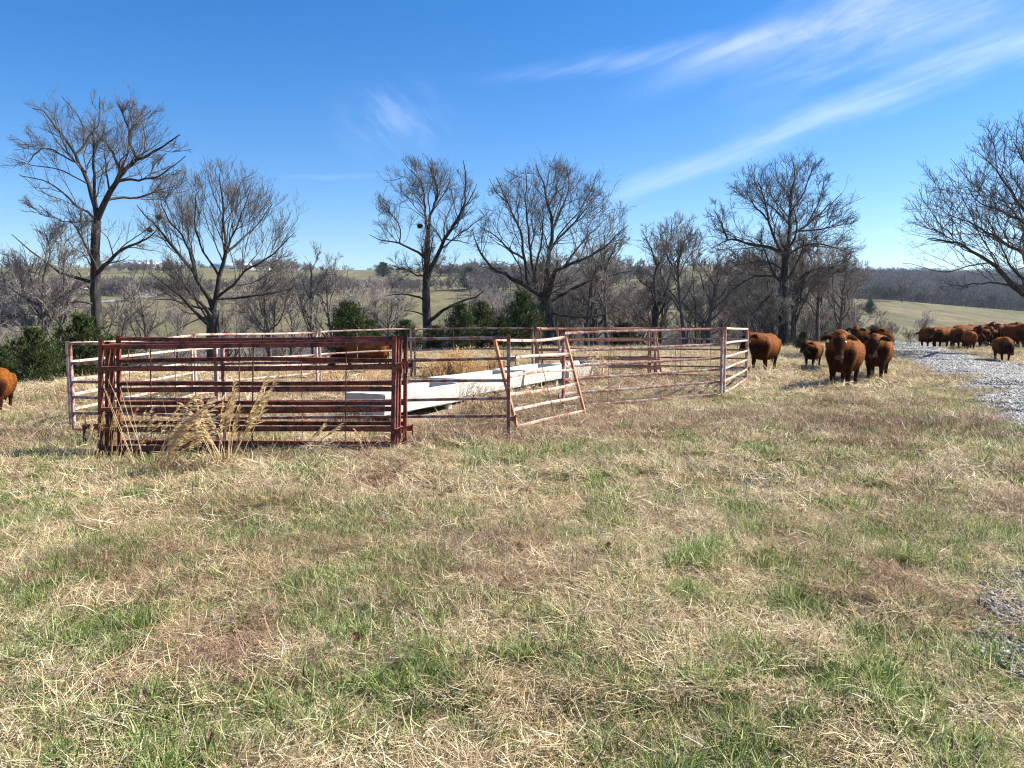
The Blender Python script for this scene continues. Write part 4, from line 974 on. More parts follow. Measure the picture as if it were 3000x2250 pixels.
def cow_mesh(pose, nhair=15000, rs=0):
    """faces +X, hooves on z=0, withers about 1.32"""
    rng = np.random.default_rng(rs)
    hp = pose.get('head', (1.18, 0, 1.18)); hd = np.array(pose.get('hdir', (.62, 0, -.78))); hd = hd / np.linalg.norm(hd)
    fat = pose.get('fat', 1.0); bodies = []
    tz = pose.get('tz', 0)
    bodies.append(tube_chain([(-.98, 0, .99), (-.92, 0, 1.0), (-.78, 0, .98), (-.5, 0, .93), (-.15, 0, .86), (.2, 0, .86), (.5, 0, .90), (.72, 0, .93), (.84, 0, .93)],
                             np.array([.09, .20, .29, .36, .42, .40, .33, .25, .12]) * fat, [.10, .24, .34, .41, .455, .44, .43, .38, .20], 26))
    # hips and shoulders
    for s in (-1, 1):
        bodies.append(tube_chain([(-.70, s * .17, 1.10), (-.74, s * .20, .90), (-.76, s * .19, .68), (-.70, s * .17, .56)], [.16, .17, .12, .08], [.24, .25, .19, .10]))
        bodies.append(tube_chain([(.45, s * .15, 1.14), (.55, s * .22, .95), (.58, s * .20, .74), (.56, s * .18, .60)], [.14, .15, .12, .08], [.20, .22, .18, .11]))
    # neck
    n0 = np.array([.50, 0, 1.04]); h0 = np.array(hp, float); md = (n0 + h0) / 2 + np.array([0.02, 0, .04])
    bodies.append(tube_chain([n0 - [.15, 0, 0], n0 + [.08, 0, .01], md, h0 - [.02, 0, .05]], [.28, .245, .175, .14], [.33, .31, .225, .15]))
    # brisket / dewlap
    bodies.append(tube_chain([(.60, 0, .58), (.78, 0, .66), (.5 * (.8 + h0[0]), h0[1] * .5, .5 * (.78 + h0[2]) - .16), h0 + hd * .12 - [.10, 0, .10]], [.16, .13, .06, .05], [.12, .17, .13, .07]))
    # head
    sd = np.cross([0, 0, 1], hd); sd /= np.linalg.norm(sd); hu = np.cross(hd, sd)   # hu: up/forward of the face
    HS = 1.14; H = lambda a, b_, c_: h0 + (hd * a + sd * b_ + hu * c_) * HS
    def hchain(cs, ry, rz):
        V, F = tube_chain([(a, 0, c_) for a, c_ in cs], ry, rz, 18)
        V = np.array(V) * HS; V = h0 + V[:, :1] * hd + V[:, 1:2] * sd + V[:, 2:3] * hu; return V.tolist(), F
    bodies.append(hchain([(-.10, -.02), (-.04, .0), (.07, .01), (.18, .0), (.30, -.015), (.40, -.02), (.46, -.025), (.49, -.03)],
                         [.07, .115, .135, .125, .092, .088, .085, .05], [.06, .115, .135, .13, .10, .088, .075, .04]))
    bodies.append(hchain([(.10, -.10), (.22, -.10), (.34, -.07)], [.085, .075, .05], [.07, .07, .04]))      # jaw
    bodies.append(hchain([(-.11, .03), (-.07, .07), (.0, .08)], [.05, .085, .06], [.04, .06, .05]))        # poll tuft
    for s in (-1, 1):  # ears
        e0 = H(-.02, s * .09, .0); e1 = H(-.05, s * .19, -.02); e2 = H(-.04, s * .29, -.04); e3 = H(.0, s * .37, -.06)
        V, F = tube_chain([e0, e1, e2, e3], [.028, .030, .026, .012], [.035, .072, .065, .02], 12); 
        # ears run sideways: tube_chain's side axis is nearly along the ear, rebuild with the head axes
        P_ = np.array([e0, e1, e2, e3]); n_ = 12; ang = np.arange(n_) * 2 * np.pi / n_; Vn = []
        aa = [.040, .078, .085, .03]; bb = [.030, .026, .024, .016]
        for k in range(4): 
            for g_ in ang: Vn.append(P_[k] + hd * math.cos(g_) * aa[k] + hu * math.sin(g_) * bb[k])
        Fn = [[k * n_ + j, k * n_ + (j + 1) % n_, (k + 1) * n_ + (j + 1) % n_, (k + 1) * n_ + j] for k in range(3) for j in range(n_)]
        Vn = [list(q) for q in Vn]; Vn += [list(P_[0]), list(P_[3])]
        for j in range(n_): Fn.append([len(Vn) - 2, (j + 1) % n_, j]); Fn.append([len(Vn) - 1, 3 * n_ + j, 3 * n_ + (j + 1) % n_])
        bodies.append((Vn, Fn))
    # legs: front (elbow, knee, fetlock, hoof), hind (stifle forward, hock back)
    lg = pose.get('legs', (0, 0, 0, 0))
    for s, sw in ((-1, lg[0]), (1, lg[1])):
        y = s * .175; lift = pose.get('lift', 0) if sw > .15 else 0
        bodies.append(tube_chain([(.55, y, .78), (.56 + sw * .25, y, .58), (.575 + sw * .5, y * .97, .39), (.57 + sw * .8, y * .93, .22), (.57 + sw * .95, y * .93, .11), (.60 + sw, y * .93, .03), (.61 + sw, y * .93, .0)],
                                 [.13, .095, .070, .052, .056, .064, .068], [.15, .105, .068, .048, .055, .065, .07], 14))
    for s, sw in ((-1, lg[2]), (1, lg[3])):
        y = s * .18
        bodies.append(tube_chain([(-.70, y, .82), (-.68 + sw * .2, y, .64), (-.80 + sw * .5, y, .47), (-.79 + sw * .75, y * .95, .30), (-.76 + sw * .9, y * .95, .12), (-.73 + sw, y * .95, .03), (-.72 + sw, y * .95, .0)],
                                 [.13, .095, .068, .052, .056, .064, .068], [.20, .125, .070, .050, .055, .065, .07], 14))
    tl_ = pose.get('tail', 0)
    bodies.append(tube_chain([(-.92, 0, 1.20), (-1.0, 0, 1.12), (-1.03, tl_ * .3, .9), (-1.03, tl_ * .6, .65), (-1.02, tl_, .45)], [.045, .035, .026, .022, .016], [.045, .035, .026, .022, .016], 10))
    bodies.append(tube_chain([(-1.02, tl_, .5), (-1.025, tl_, .40), (-1.02, tl_, .28)], [.02, .04, .012], [.02, .04, .012], 10))
    bm = bmesh.new()
    for V, F in bodies:
        vs = [bm.verts.new(q) for q in V]
        for f in F:
            try: bm.faces.new([vs[i] for i in f])
            except ValueError: pass
    bmesh.ops.recalc_face_normals(bm, faces=bm.faces)
    tm = bpy.data.meshes.new('tmp'); bm.to_mesh(tm); bm.free()
    to = bpy.data.objects.new('tmp', tm); sc.collection.objects.link(to)
    r = to.modifiers.new('r', 'REMESH'); r.mode = 'VOXEL'; r.voxel_size = .021
    s_ = to.modifiers.new('s', 'SMOOTH'); s_.factor = .6; s_.iterations = 5
    dg = bpy.context.evaluated_depsgraph_get(); dg.update()
    me = bpy.data.meshes.new_from_object(to.evaluated_get(dg)); me.name = 'cow'
    bpy.data.objects.remove(to); bpy.data.meshes.remove(tm)
    n = len(me.vertices); co = np.zeros(n * 3, np.float32); me.vertices.foreach_get('co', co); co = co.reshape(-1, 3).astype(float)
    no = np.zeros(n * 3, np.float32); me.vertices.foreach_get('normal', no); no = no.reshape(-1, 3).astype(float)
    # muscle and coat unevenness
    dsp = (fbm(co[:, 0] * 4 + co[:, 1] * 3, co[:, 2] * 4 + co[:, 1] * 2, rs + 3, 3) - .5) * .022 * (co[:, 2] > .45)
    co = co + no * dsp[:, None]; me.vertices.foreach_set('co', co.astype(np.float32).ravel())
    rel = (co - h0) / HS; ah = rel @ hd; ch = rel @ hu; bh = rel @ sd
    mz = ((ah > .425) & (np.abs(bh) < .12) & (np.abs(ch) < .14) & (co[:, 0] > .5)).astype(float)
    dark = np.clip((.98 - co[:, 2]) / .5, 0, 1) * .85  # shade of belly and legs painted into the coat, deeper towards the ground
    dark = np.maximum(dark, np.clip((co[:, 0] - .50) / .22, 0, 1) * np.clip((1.16 - co[:, 2]) / .22, 0, 1) * .9)  # shaded chest, also put into the coat colour
    dark = np.maximum(dark, ((ah > .05) & (ah < .425) & (np.abs(bh) < .30) & (co[:, 0] > .6) & (ch > -.12)) * .8)  # face darkened in colour as if turned from the sun
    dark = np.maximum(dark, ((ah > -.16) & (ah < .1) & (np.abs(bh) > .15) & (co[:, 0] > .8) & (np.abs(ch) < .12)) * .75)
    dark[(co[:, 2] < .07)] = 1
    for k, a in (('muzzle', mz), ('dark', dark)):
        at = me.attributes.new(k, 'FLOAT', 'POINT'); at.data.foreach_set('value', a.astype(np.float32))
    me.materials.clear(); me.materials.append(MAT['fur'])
    me.polygons.foreach_set('use_smooth', np.ones(len(me.polygons), dtype=bool)); me.update()
    # coat hair
    idx = rng.integers(0, n, nhair); p0 = co[idx] - no[idx] * .004; nn_ = no[idx]
    keep = (mz[idx] < .5) & (p0[:, 2] > .1); idx = idx[keep]; p0 = p0[keep]; nn_ = nn_[keep]; m_ = len(p0)
    lay = np.array([-.75, 0, -.65]) + rng.normal(size=(m_, 3)) * .3
    lay = nrm(lay - nn_ * (lay * nn_).sum(1)[:, None]); d = nrm(lay * 1.0 + nn_ * rng.uniform(.25, .7, (m_, 1)))
    L = rng.uniform(.02, .05, m_)[:, None] * (.5 + .5 * (p0[:, 2:3] > .45)); sdv = nrm(np.cross(d, nn_)) * .0032
    V = np.stack([p0 - sdv, p0 + sdv, p0 + d * L + lay * L * .2], 1).reshape(-1, 3); F = np.arange(m_ * 3).reshape(-1, 3)
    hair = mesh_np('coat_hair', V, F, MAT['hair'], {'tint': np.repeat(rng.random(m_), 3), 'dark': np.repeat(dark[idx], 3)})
    extra = []
    for s in (-1, 1):
        for a_, c_, r_ in ((.115, .055, .022),):
            p = H(a_, s * .118, c_); V = []; F = []
            bm = bmesh.new(); bmesh.ops.create_icosphere(bm, subdivisions=2, radius=r_); em = bpy.data.meshes.new('eye'); bm.to_mesh(em); bm.free(); em.materials.append(MAT['eye'])
            em.transform(Matrix.Translation(Vector(p))); extra.append(('eye', em))
        p = H(.475, s * .036, .022); bm = bmesh.new(); bmesh.ops.create_icosphere(bm, subdivisions=2, radius=.017); em = bpy.data.meshes.new('nostril'); bm.to_mesh(em); bm.free(); em.materials.append(MAT['eye'])
        em.transform(Matrix.Translation(Vector(p))); extra.append(('nostril', em))
    for q in pose.get('tags', ()):
        p = H(.06, q * .215, -.02); a_ = np.array(hd) * .035; b_ = sd * .028; c_ = hu * .004
        V = np.array([p - a_ * 1.4 - b_ * .4, p - a_ * 1.4 + b_ * .4, p + b_, p + a_ * 1.1 + b_, p + a_ * 1.1 - b_, p - b_]); V = np.concatenate([V + c_ + hu * .03, V - c_ + hu * .03])
        F = [np.array([[0, 1, 2, 3, 4, 5], [11, 10, 9, 8, 7, 6]]), np.array([[i, (i + 1) % 6, 6 + (i + 1) % 6, 6 + i] for i in range(6)])]
        extra.append(('ear_tag', mesh_np('ear_tag', V, F, MAT['tag'])))
    return me, hair, extra
POSE = {
 'front': dict(head=(1.16, .04, 1.30), hdir=(.50, .10, -.84), fat=1.02, legs=(.10, -.06, -.12, .10), tags=(-1,)),
 'front2': dict(head=(1.18, .0, 1.22), hdir=(.45, -.10, -.86), fat=.98, legs=(-.10, .14, .10, -.14), tags=(1,)),
 'turn': dict(head=(1.10, -.24, 1.24), hdir=(.45, -.32, -.80), fat=1.0, legs=(.16, -.10, -.1, .1)),
 'calf': dict(head=(1.06, -.10, 1.26), hdir=(.55, -.30, -.72), fat=.86, legs=(.0, .10, -.10, .06)),
 'graze': dict(head=(1.22, .0, .62), hdir=(.50, .0, -.86), fat=1.0, legs=(.14, -.10, -.1, .12)),
 'side': dict(head=(1.16, .08, 1.14), hdir=(.66, .12, -.68), fat=1.08, legs=(-.06, .06, .08, -.08), tail=.04),
 'high': dict(head=(1.02, .0, 1.40), hdir=(.80, .1, -.40), fat=1.05, legs=(.05, -.05, -.05, .05)),
 'down': dict(head=(1.20, .05, .92), hdir=(.50, .05, -.86), fat=1.05, legs=(.05, -.1, .1, -.05), tail=-.05)}
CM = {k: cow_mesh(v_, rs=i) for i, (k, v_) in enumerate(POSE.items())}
def cow(kind, px, Y, head, s, label, name='cow', cat='cow', group='red cattle standing in the pasture', dz=0.0, wid=1.0):
    """head: heading in degrees, 0 = towards +X (right), -90 = towards the viewer"""
    x = X_at(px, Y); me, hair, extra = CM[kind]
    o = obj(name, me, None, (x, Y, gz(x, Y) - .01 + dz)); o.rotation_euler = (0, 0, R(head)); o.scale = (s, s * wid, s)
    obj('coat_hair', hair, o)
    for nm, em in extra: obj(nm, em, o)
    return tag(o, label, cat, group)
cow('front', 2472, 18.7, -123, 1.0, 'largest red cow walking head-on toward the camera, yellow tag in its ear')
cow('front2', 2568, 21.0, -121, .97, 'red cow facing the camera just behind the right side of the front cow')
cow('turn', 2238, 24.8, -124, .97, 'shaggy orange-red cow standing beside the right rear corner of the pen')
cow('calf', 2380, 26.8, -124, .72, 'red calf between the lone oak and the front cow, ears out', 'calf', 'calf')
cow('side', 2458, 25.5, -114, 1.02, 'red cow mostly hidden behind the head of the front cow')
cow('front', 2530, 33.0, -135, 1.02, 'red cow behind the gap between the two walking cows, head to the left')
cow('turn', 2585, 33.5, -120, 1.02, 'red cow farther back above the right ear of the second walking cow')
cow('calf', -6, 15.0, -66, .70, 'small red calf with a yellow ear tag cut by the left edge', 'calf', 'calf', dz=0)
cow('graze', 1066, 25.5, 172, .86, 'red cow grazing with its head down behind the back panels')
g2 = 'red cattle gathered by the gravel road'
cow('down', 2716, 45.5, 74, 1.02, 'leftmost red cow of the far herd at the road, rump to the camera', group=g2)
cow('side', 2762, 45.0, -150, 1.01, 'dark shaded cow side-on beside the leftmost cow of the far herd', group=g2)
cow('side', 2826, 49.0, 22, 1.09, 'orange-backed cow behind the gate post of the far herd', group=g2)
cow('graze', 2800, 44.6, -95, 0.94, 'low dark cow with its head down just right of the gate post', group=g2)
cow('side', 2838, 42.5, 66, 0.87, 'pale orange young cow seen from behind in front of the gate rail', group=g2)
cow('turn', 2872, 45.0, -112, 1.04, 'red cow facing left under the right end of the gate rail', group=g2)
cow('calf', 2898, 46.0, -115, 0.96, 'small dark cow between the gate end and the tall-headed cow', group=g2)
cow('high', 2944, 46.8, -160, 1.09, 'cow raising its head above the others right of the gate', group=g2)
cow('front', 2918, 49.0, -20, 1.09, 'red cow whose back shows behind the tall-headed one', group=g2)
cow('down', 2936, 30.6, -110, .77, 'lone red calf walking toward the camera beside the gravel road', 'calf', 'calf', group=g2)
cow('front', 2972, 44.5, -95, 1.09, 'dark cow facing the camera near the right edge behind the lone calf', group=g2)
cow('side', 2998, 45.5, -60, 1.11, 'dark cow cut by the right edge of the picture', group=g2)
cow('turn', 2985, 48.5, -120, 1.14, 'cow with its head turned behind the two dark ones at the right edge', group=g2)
# ------------------------------------------------------------------ grass
def blades(n, rad, L0, L1, wd, incl, curl, rng, clump=None, tintf=None, lift=.0, K=3, droop=0.0):
    """n curved tapering blades; incl = (mean, sd) elevation in degrees of the blade at its root"""
    az = rng.random(n) * 2 * np.pi; rr = rad * np.sqrt(rng.random(n)); b0 = rng.random(n) * 2 * np.pi
    st = np.stack([rr * np.cos(b0), rr * np.sin(b0), rng.uniform(0, lift, n) if lift else np.zeros(n)], -1)
    if clump is not None: az = b0 + rng.normal(size=n) * clump
    el = np.radians(np.clip(incl[0] + rng.normal(size=n) * incl[1], 2, 89)); L = rng.uniform(L0, L1, n)
    d = np.stack([np.cos(az) * np.cos(el), np.sin(az) * np.cos(el), np.sin(el)], -1)
    sd = nrm(np.cross(d, np.array([0, 0, 1.0])) + rng.normal(size=(n, 3)) * .25) * wd * rng.uniform(.6, 1.4, (n, 1)) * .5
    bend = rng.normal(size=(n, 3)) * curl; p = st.copy(); rows = []
    for k in range(K + 1):
        w_ = (1 - (k / K) ** 1.6) * (.75 if k == 0 else 1) + .06
        rows.append(p - sd * w_); rows.append(p + sd * w_)
        d = nrm(d + bend / K + np.array([0, 0, -droop / K])); p = p + d * (L / K)[:, None]
        p[:, 2] = np.maximum(p[:, 2], .003)
    V = np.stack(rows, 1)            # n, 2(K+1), 3
    m_ = 2 * (K + 1); base = np.arange(n)[:, None] * m_
    F = np.concatenate([np.stack([base[:, 0] + 2 * k, base[:, 0] + 2 * k + 1, base[:, 0] + 2 * k + 3, base[:, 0] + 2 * k + 2], -1) for k in range(K)])
    t = rng.random(n) if tintf is None else tintf(n)
    return V.reshape(-1, 3), F, np.repeat(t, m_)
def kindmesh(name, args, mat):
    VV, FF, TT, o = [], [], [], 0
    for V, F, T in args: VV.append(V); FF.append(F + o); TT.append(T); o += len(V)
    return mesh_np(name, np.concatenate(VV), np.concatenate(FF), mat, {'tint': np.concatenate(TT)})
G_ = np.random.default_rng(4)
def directional(n, rad, L0, L1, wd, rng, sw=.5, **k):
    V, F, T = blades(n, rad, L0, L1, wd, (12, 10), .5, rng, **k); return V, F, T
def strawmat(rs, n, rad, Lm, wd):
    r = np.random.default_rng(rs)
    return kindmesh('straw', [blades(int(n * .75), rad, Lm * .5, Lm * 1.2, wd, (9, 9), .55, r, lift=.03, droop=.25), blades(int(n * .25), rad, Lm * .4, Lm, wd, (35, 18), .5, r, lift=.01, droop=.9)], MAT['straw'])
def brownmat(rs, n, rad, Lm, wd):
    r = np.random.default_rng(rs)
    return kindmesh('brownstraw', [blades(n, rad, Lm * .5, Lm * 1.2, wd, (14, 13), .7, r, lift=.045, droop=.35)], MAT['brownstraw'])
def swirl(rs, n, wd, mat):       # a combed-over tussock of dry grass
    r = np.random.default_rng(rs); V, F, T = blades(n, .07, .16, .34, wd, (48, 14), .25, r, droop=1.5, K=5)
    V = V.copy(); V[:, 0] += V[:, 2] * .5; V[:, 2] *= .75; return kindmesh('tussock', [(V, F, T)], mat)
def tuft(rs, n, rad, L, wd, inc=62, sd=16):
    r = np.random.default_rng(rs)
    return kindmesh('tuft', [blades(n, rad, L * .45, L * 1.15, wd, (inc, sd), .3, r, clump=.7, droop=.8, K=4)], MAT['green'])
PROTO = []
def addp(l): i0 = len(PROTO); PROTO.extend(l); return (i0, len(PROTO))
k_s1 = addp([strawmat(100 + i, 520, .26, .13, .0030) for i in range(8)])
k_s2 = addp([strawmat(120 + i, 330, .34, .18, .0055) for i in range(6)])
k_s3 = addp([strawmat(140 + i, 300, .60, .26, .012) for i in range(6)])
k_b1 = addp([brownmat(160 + i, 380, .24, .12, .0028) for i in range(4)])
k_b2 = addp([brownmat(170 + i, 330, .34, .17, .0060) for i in range(4)])
k_g1 = addp([tuft(180 + i, 80, .06, .125, .0050) for i in range(8)])
k_g1b = addp([tuft(190 + i, 65, .11, .085, .0046, 48, 20) for i in range(6)])
k_g2 = addp([tuft(200 + i, 70, .10, .115, .0085) for i in range(6)])
k_g3 = addp([tuft(210 + i, 60, .30, .13, .017, 55, 20) for i in range(5)])
k_t1 = addp([swirl(220 + i, 150, .0030, MAT['straw']) for i in range(5)])
k_t2 = addp([swirl(230 + i, 130, .008, MAT['brownstraw']) for i in range(4)])
def leafm(rs):
    r = np.random.default_rng(rs); n = 9; a = np.linspace(0, 1, n); w_ = (.018 + .012 * np.sin(a * 25 + rs)) * np.sin(np.pi * np.clip(a, .03, .97)) ** .5
    zc = .012 + .03 * (a - .5) ** 2 * 4 * r.uniform(.4, 1.2); L = r.uniform(.08, .13)
    V = np.concatenate([np.stack([a * L - L / 2, -w_, zc + .014 * r.random(n)], -1), np.stack([a * L - L / 2, 0 * w_, zc - .006], -1), np.stack([a * L - L / 2, w_, zc + .014 * r.random(n)], -1)])
    i = np.arange(n - 1); F = np.concatenate([np.stack([i, i + 1, i + n + 1, i + n], -1), np.stack([i + n, i + n + 1, i + 2 * n + 1, i + 2 * n], -1)])
    return mesh_np('leaf', V, F, MAT['leaf'], {'tint': np.full(len(V), r.random())})
k_lf = addp([leafm(240 + i) for i in range(5)])
def weedm(rs, n=26):
    r = np.random.default_rng(rs); return kindmesh('weed', [blades(n, .22, .06, .17, .0045, (80, 9), .2, r, K=3), blades(n, .22, .03, .08, .004, (60, 20), .4, r, lift=.09, K=2)], MAT['weed'])
k_w = addp([weedm(250 + i) for i in range(4)])
P_, Rt, Sc, Ix = [], [], [], []
def wedge(n, y0, y1, pad=1.5):
    """uniform over the visible wedge"""
    n = int(n * (1.32 if y1 < 9 else 1.08)); y = np.sqrt(G_.uniform(y0 ** 2, y1 ** 2, n)); x = G_.uniform(-1, 1, n) * (y * .71 + pad); return x, y
def in_pen(x, y):
    return (y > 10.6) & (y < 22.3) & (x > -7.5 - (y - 12) * .05) & (x < 3.0 + (y - 14) * .55) & (y > 12.6 - .30 * (x + 7.3) * (x < -3.5) * 1.0 - 2 * (x >= -3.5))
def greenness(x, y):
    g = .24 * fbm(x / 1.3, y / 1.3, 31, 3) + .12 * fbm(x / 6.0 + 9, y / 6.0, 37, 2) + .34 * vnoise(x / .42, y / .42, 41) + .30 * vnoise(x / .18, y / .18, 43)
    g = g + .05 * np.clip((6 - y) / 4, 0, 1)
    pen = in_pen(x, y); g = g - .16 * pen
    mat_ = np.exp(-((y - (12.2 + .12 * x)) / 1.5) ** 2) * (x > -.5) * (x < 6) ; g = g - .13 * mat_
    g = g + .06 * np.exp(-((y - 9.0) / 1.0) ** 2) + .05 * (y > 24)
    g = g - .10 * np.exp(-((y - (8.6)) / .6) ** 2) * (x < -.5)
    return g
def put(k, x, y, smin, smax, zs=(.8, 1.25), tilt=.12, dz=0.0, keep=None, rotz=None):
    ok = ~on_road(x, y, -.12) & ~((x > -5.5) & (x < -1.35) & (y > 9.35) & (y < 10.55))
    qa = (x - A0[0]) * dv_[0] + (y - A0[1]) * dv_[1]; qb = -((x - A0[0]) * nv_[0] + (y - A0[1]) * nv_[1]); ok &= ~((qa > -.2) & (qa < 11.0) & (qb > -.42) & (qb < .95))
    if keep is not None: ok &= keep
    x = x[ok]; y = y[ok]; n = len(x)
    if not n: return
    P_.append(np.stack([x, y, terrain(x, y) + dz], -1)); s = G_.uniform(smin, smax, n)
    rz_ = G_.random(n) * 6.283 if rotz is None else rotz[ok]
    Rt.append(np.stack([G_.normal(size=n) * tilt, G_.normal(size=n) * tilt, rz_], -1)); Sc.append(np.stack([s, s, s * G_.uniform(*zs, n)], -1)); Ix.append(G_.integers(k[0], k[1], n))
flow = lambda x, y: fbm(x / 1.3, y / 1.3, 71, 2) * 9
# straw carpet
x, y = wedge(1050, 1.4, 7.0); put(k_s1, x, y, .8, 1.25)
x, y = wedge(2700, 6.2, 17); put(k_s2, x, y, .8, 1.3)
x, y = wedge(6800, 15, 64); put(k_s3, x, y, .8, 1.3)
# brown matted patches
x, y = wedge(700, 1.4, 7.0); put(k_b1, x, y, .8, 1.3, keep=fbm(x / 1.2, y / 1.2, 51, 3) > .57)
x, y = wedge(3000, 6.4, 22); gq = fbm(x / 1.8, y / 1.8, 53, 3) + .12 * in_pen(x, y) + .30 * np.exp(-((y - (11.6 + .12 * x)) / 1.1) ** 2) * (x > -1.2) * (x < 6.5); put(k_b2, x, y, .8, 1.3, keep=gq > .585)
# green
x, y = wedge(4600, 1.4, 7.0); gr = greenness(x, y) + G_.normal(size=len(x)) * .03; put(k_g1, x, y, .5, 1.2, keep=gr > .495)
x, y = wedge(3600, 1.4, 7.0); gr = greenness(x, y) + G_.normal(size=len(x)) * .06; put(k_g1b, x, y, .7, 1.5, keep=gr > .45)
x, y = wedge(15000, 6.2, 18); gr = greenness(x, y) + G_.normal(size=len(x)) * .05; put(k_g2, x, y, .6, 1.3, keep=gr > .485)
x, y = wedge(6500, 16, 64); gr = greenness(x, y) + G_.normal(size=len(x)) * .05; put(k_g3, x, y, .6, 1.15, keep=gr > .48)
# tussocks combed in drifting directions
x, y = wedge(260, 1.6, 8.0); put(k_t1, x, y, .6, 1.15, keep=fbm(x / .9, y / .9, 61, 2) > .5, rotz=flow(x, y))
x, y = wedge(800, 7.0, 24); put(k_t2, x, y, .6, 1.2, keep=fbm(x / 1.4, y / 1.4, 63, 2) > .52, rotz=flow(x, y))
x, y = wedge(130, 1.5, 12); put(k_lf, x, y, .7, 1.2, tilt=.45, dz=.035)
# dead weed stalks right of the middle
n = 330; x = 5.2 + G_.normal(size=n) * 1.5; y = 11.6 + G_.normal(size=n) * 1.0; put(k_w, x, y, .8, 1.4)
n = 40; x = G_.uniform(2, 8, n); y = G_.uniform(6, 12, n); put(k_w, x, y, .6, 1.0)
scatter('pasture_grass', np.concatenate(P_), np.concatenate(Rt), np.concatenate(Sc), np.concatenate(Ix), PROTO, 'winter pasture of matted dry straw and tufts of green grass', 'grass')

# tall dry grasses: one object per clump
def stalks(name, x, y, n, H, spread, lean, mat, label, cat='grass clump', plume=0, rs=0, wd=.004, lsd=.16, rad=.09, group=None, plume_len=.28, arch=.35):
    rng = np.random.default_rng(rs); z = gz(x, y); root = empty(name, (x, y, z))
    az = rng.random(n) * 6.28; rr = rad * np.sqrt(rng.random(n))
    s = np.stack([rr * np.cos(az), rr * np.sin(az), np.full(n, -.02)], -1)
    d = np.stack([lean[0] + rng.normal(size=n) * lsd, lean[1] + rng.normal(size=n) * lsd, np.ones(n)], -1); L = H * rng.uniform(.6, 1.05, n)
    K = 9; pts, rad_ = grow(s, d, L, np.full(n, wd), np.full(n, wd * .4), K, .03, 0, rng)
    hz = nrm(np.stack([lean[0] + rng.normal(size=n) * .05, lean[1] + rng.normal(size=n) * .05, 0 * L], -1))
    t = np.linspace(0, 1, K + 1)[None, :, None] ** 2.4
    pts = pts + t * (hz * arch * .6 - np.array([0, 0, arch * .45]))[:, None] * L[:, None, None]
    v, f = tubes([(pts, rad_, 3)]); obj('stalk', mesh_np('stalk', v, f, mat, {'tint': np.repeat(rng.random(n), (K + 1) * 3)}), root)
    if plume:
        m_ = max(2, int(plume * .55)); idx = np.repeat(np.arange(n), m_); tt_ = 1 - plume_len * rng.random(len(idx)) ** 1.0; fI = tt_ * K; i_ = np.minimum(fI.astype(int), K - 1); fr = (fI - i_)[:, None]
        c0 = pts[idx, i_] * (1 - fr) + pts[idx, i_ + 1] * fr; tg = nrm(pts[idx, i_ + 1] - pts[idx, i_])
        dd = nrm(tg * 1.0 + rng.normal(size=(len(idx), 3)) * .22 + hz[idx] * .22 - np.array([0, 0, .10])); Lp = rng.uniform(.03, .085, len(idx))[:, None] * (H / .9)
        sdv = nrm(np.cross(dd, rng.normal(size=dd.shape))) * .0036 * (1 + rng.random((len(idx), 1))); mid_ = c0 + dd * Lp * .55; dd2 = nrm(dd + hz[idx] * .35 - np.array([0, 0, .35])); tip = mid_ + dd2 * Lp * .6
        V = np.stack([c0 - sdv * .4, c0 + sdv * .4, mid_ + sdv, tip, mid_ - sdv], 1).reshape(-1, 3); F = np.arange(len(idx) * 5).reshape(-1, 5)
        obj('seed_head', mesh_np('seed_head', V, F, MAT['plume'] if mat is not MAT['golden'] else MAT['golden'], {'tint': np.repeat(rng.random(len(idx)), 5)}), root)
    return tag(root, label, cat, group)
gp = 'tall dry grasses in front of the red gates'
def gpos(px, py): q = G(px, py, -.04); return float(q[0]), float(q[1])
x, y = gpos(455, 1385); stalks('plume_grass', x, y, 17, 1.15, .3, (.42, -.02), MAT['plume'], 'largest pale plume grass bending right in front of the red gates', plume=70, rs=1, lsd=.11, group=gp, plume_len=.42, arch=.30, wd=.0045, rad=.12)
x, y = gpos(450, 1390); stalks('plume_grass', x, y, 10, .95, .3, (.62, -.08), MAT['plume'], 'lower plume grass bending right under the largest one', plume=60, rs=2, lsd=.12, group=gp, plume_len=.42, arch=.32, wd=.0045)
x, y = gpos(650, 1360); stalks('plume_grass', x, y, 7, 1.0, .3, (-.36, .0), MAT['plume'], 'plume grass leaning left to cross the largest one', plume=110, rs=3, lsd=.1, group=gp, plume_len=.5, arch=.2, wd=.005)
x, y = gpos(655, 1370); stalks('plume_grass', x, y, 8, 1.08, .3, (.10, .0), MAT['plume'], 'upright pale plume grass left of the slanting one', plume=130, rs=4, lsd=.07, group=gp, plume_len=.5, arch=.08, wd=.005)
x, y = gpos(668, 1372); stalks('plume_grass', x, y, 5, 1.28, .3, (.46, .0), MAT['plume'], 'pale plume grass slanting right with its tip highest', plume=140, rs=5, lsd=.05, group=gp, plume_len=.5, arch=.05, wd=.005)
x, y = gpos(590, 1350); stalks('plume_grass', x, y, 5, .52, .3, (.15, .0), MAT['plume'], 'short plume grass between the two tall clumps', plume=90, rs=6, lsd=.16, group=gp)
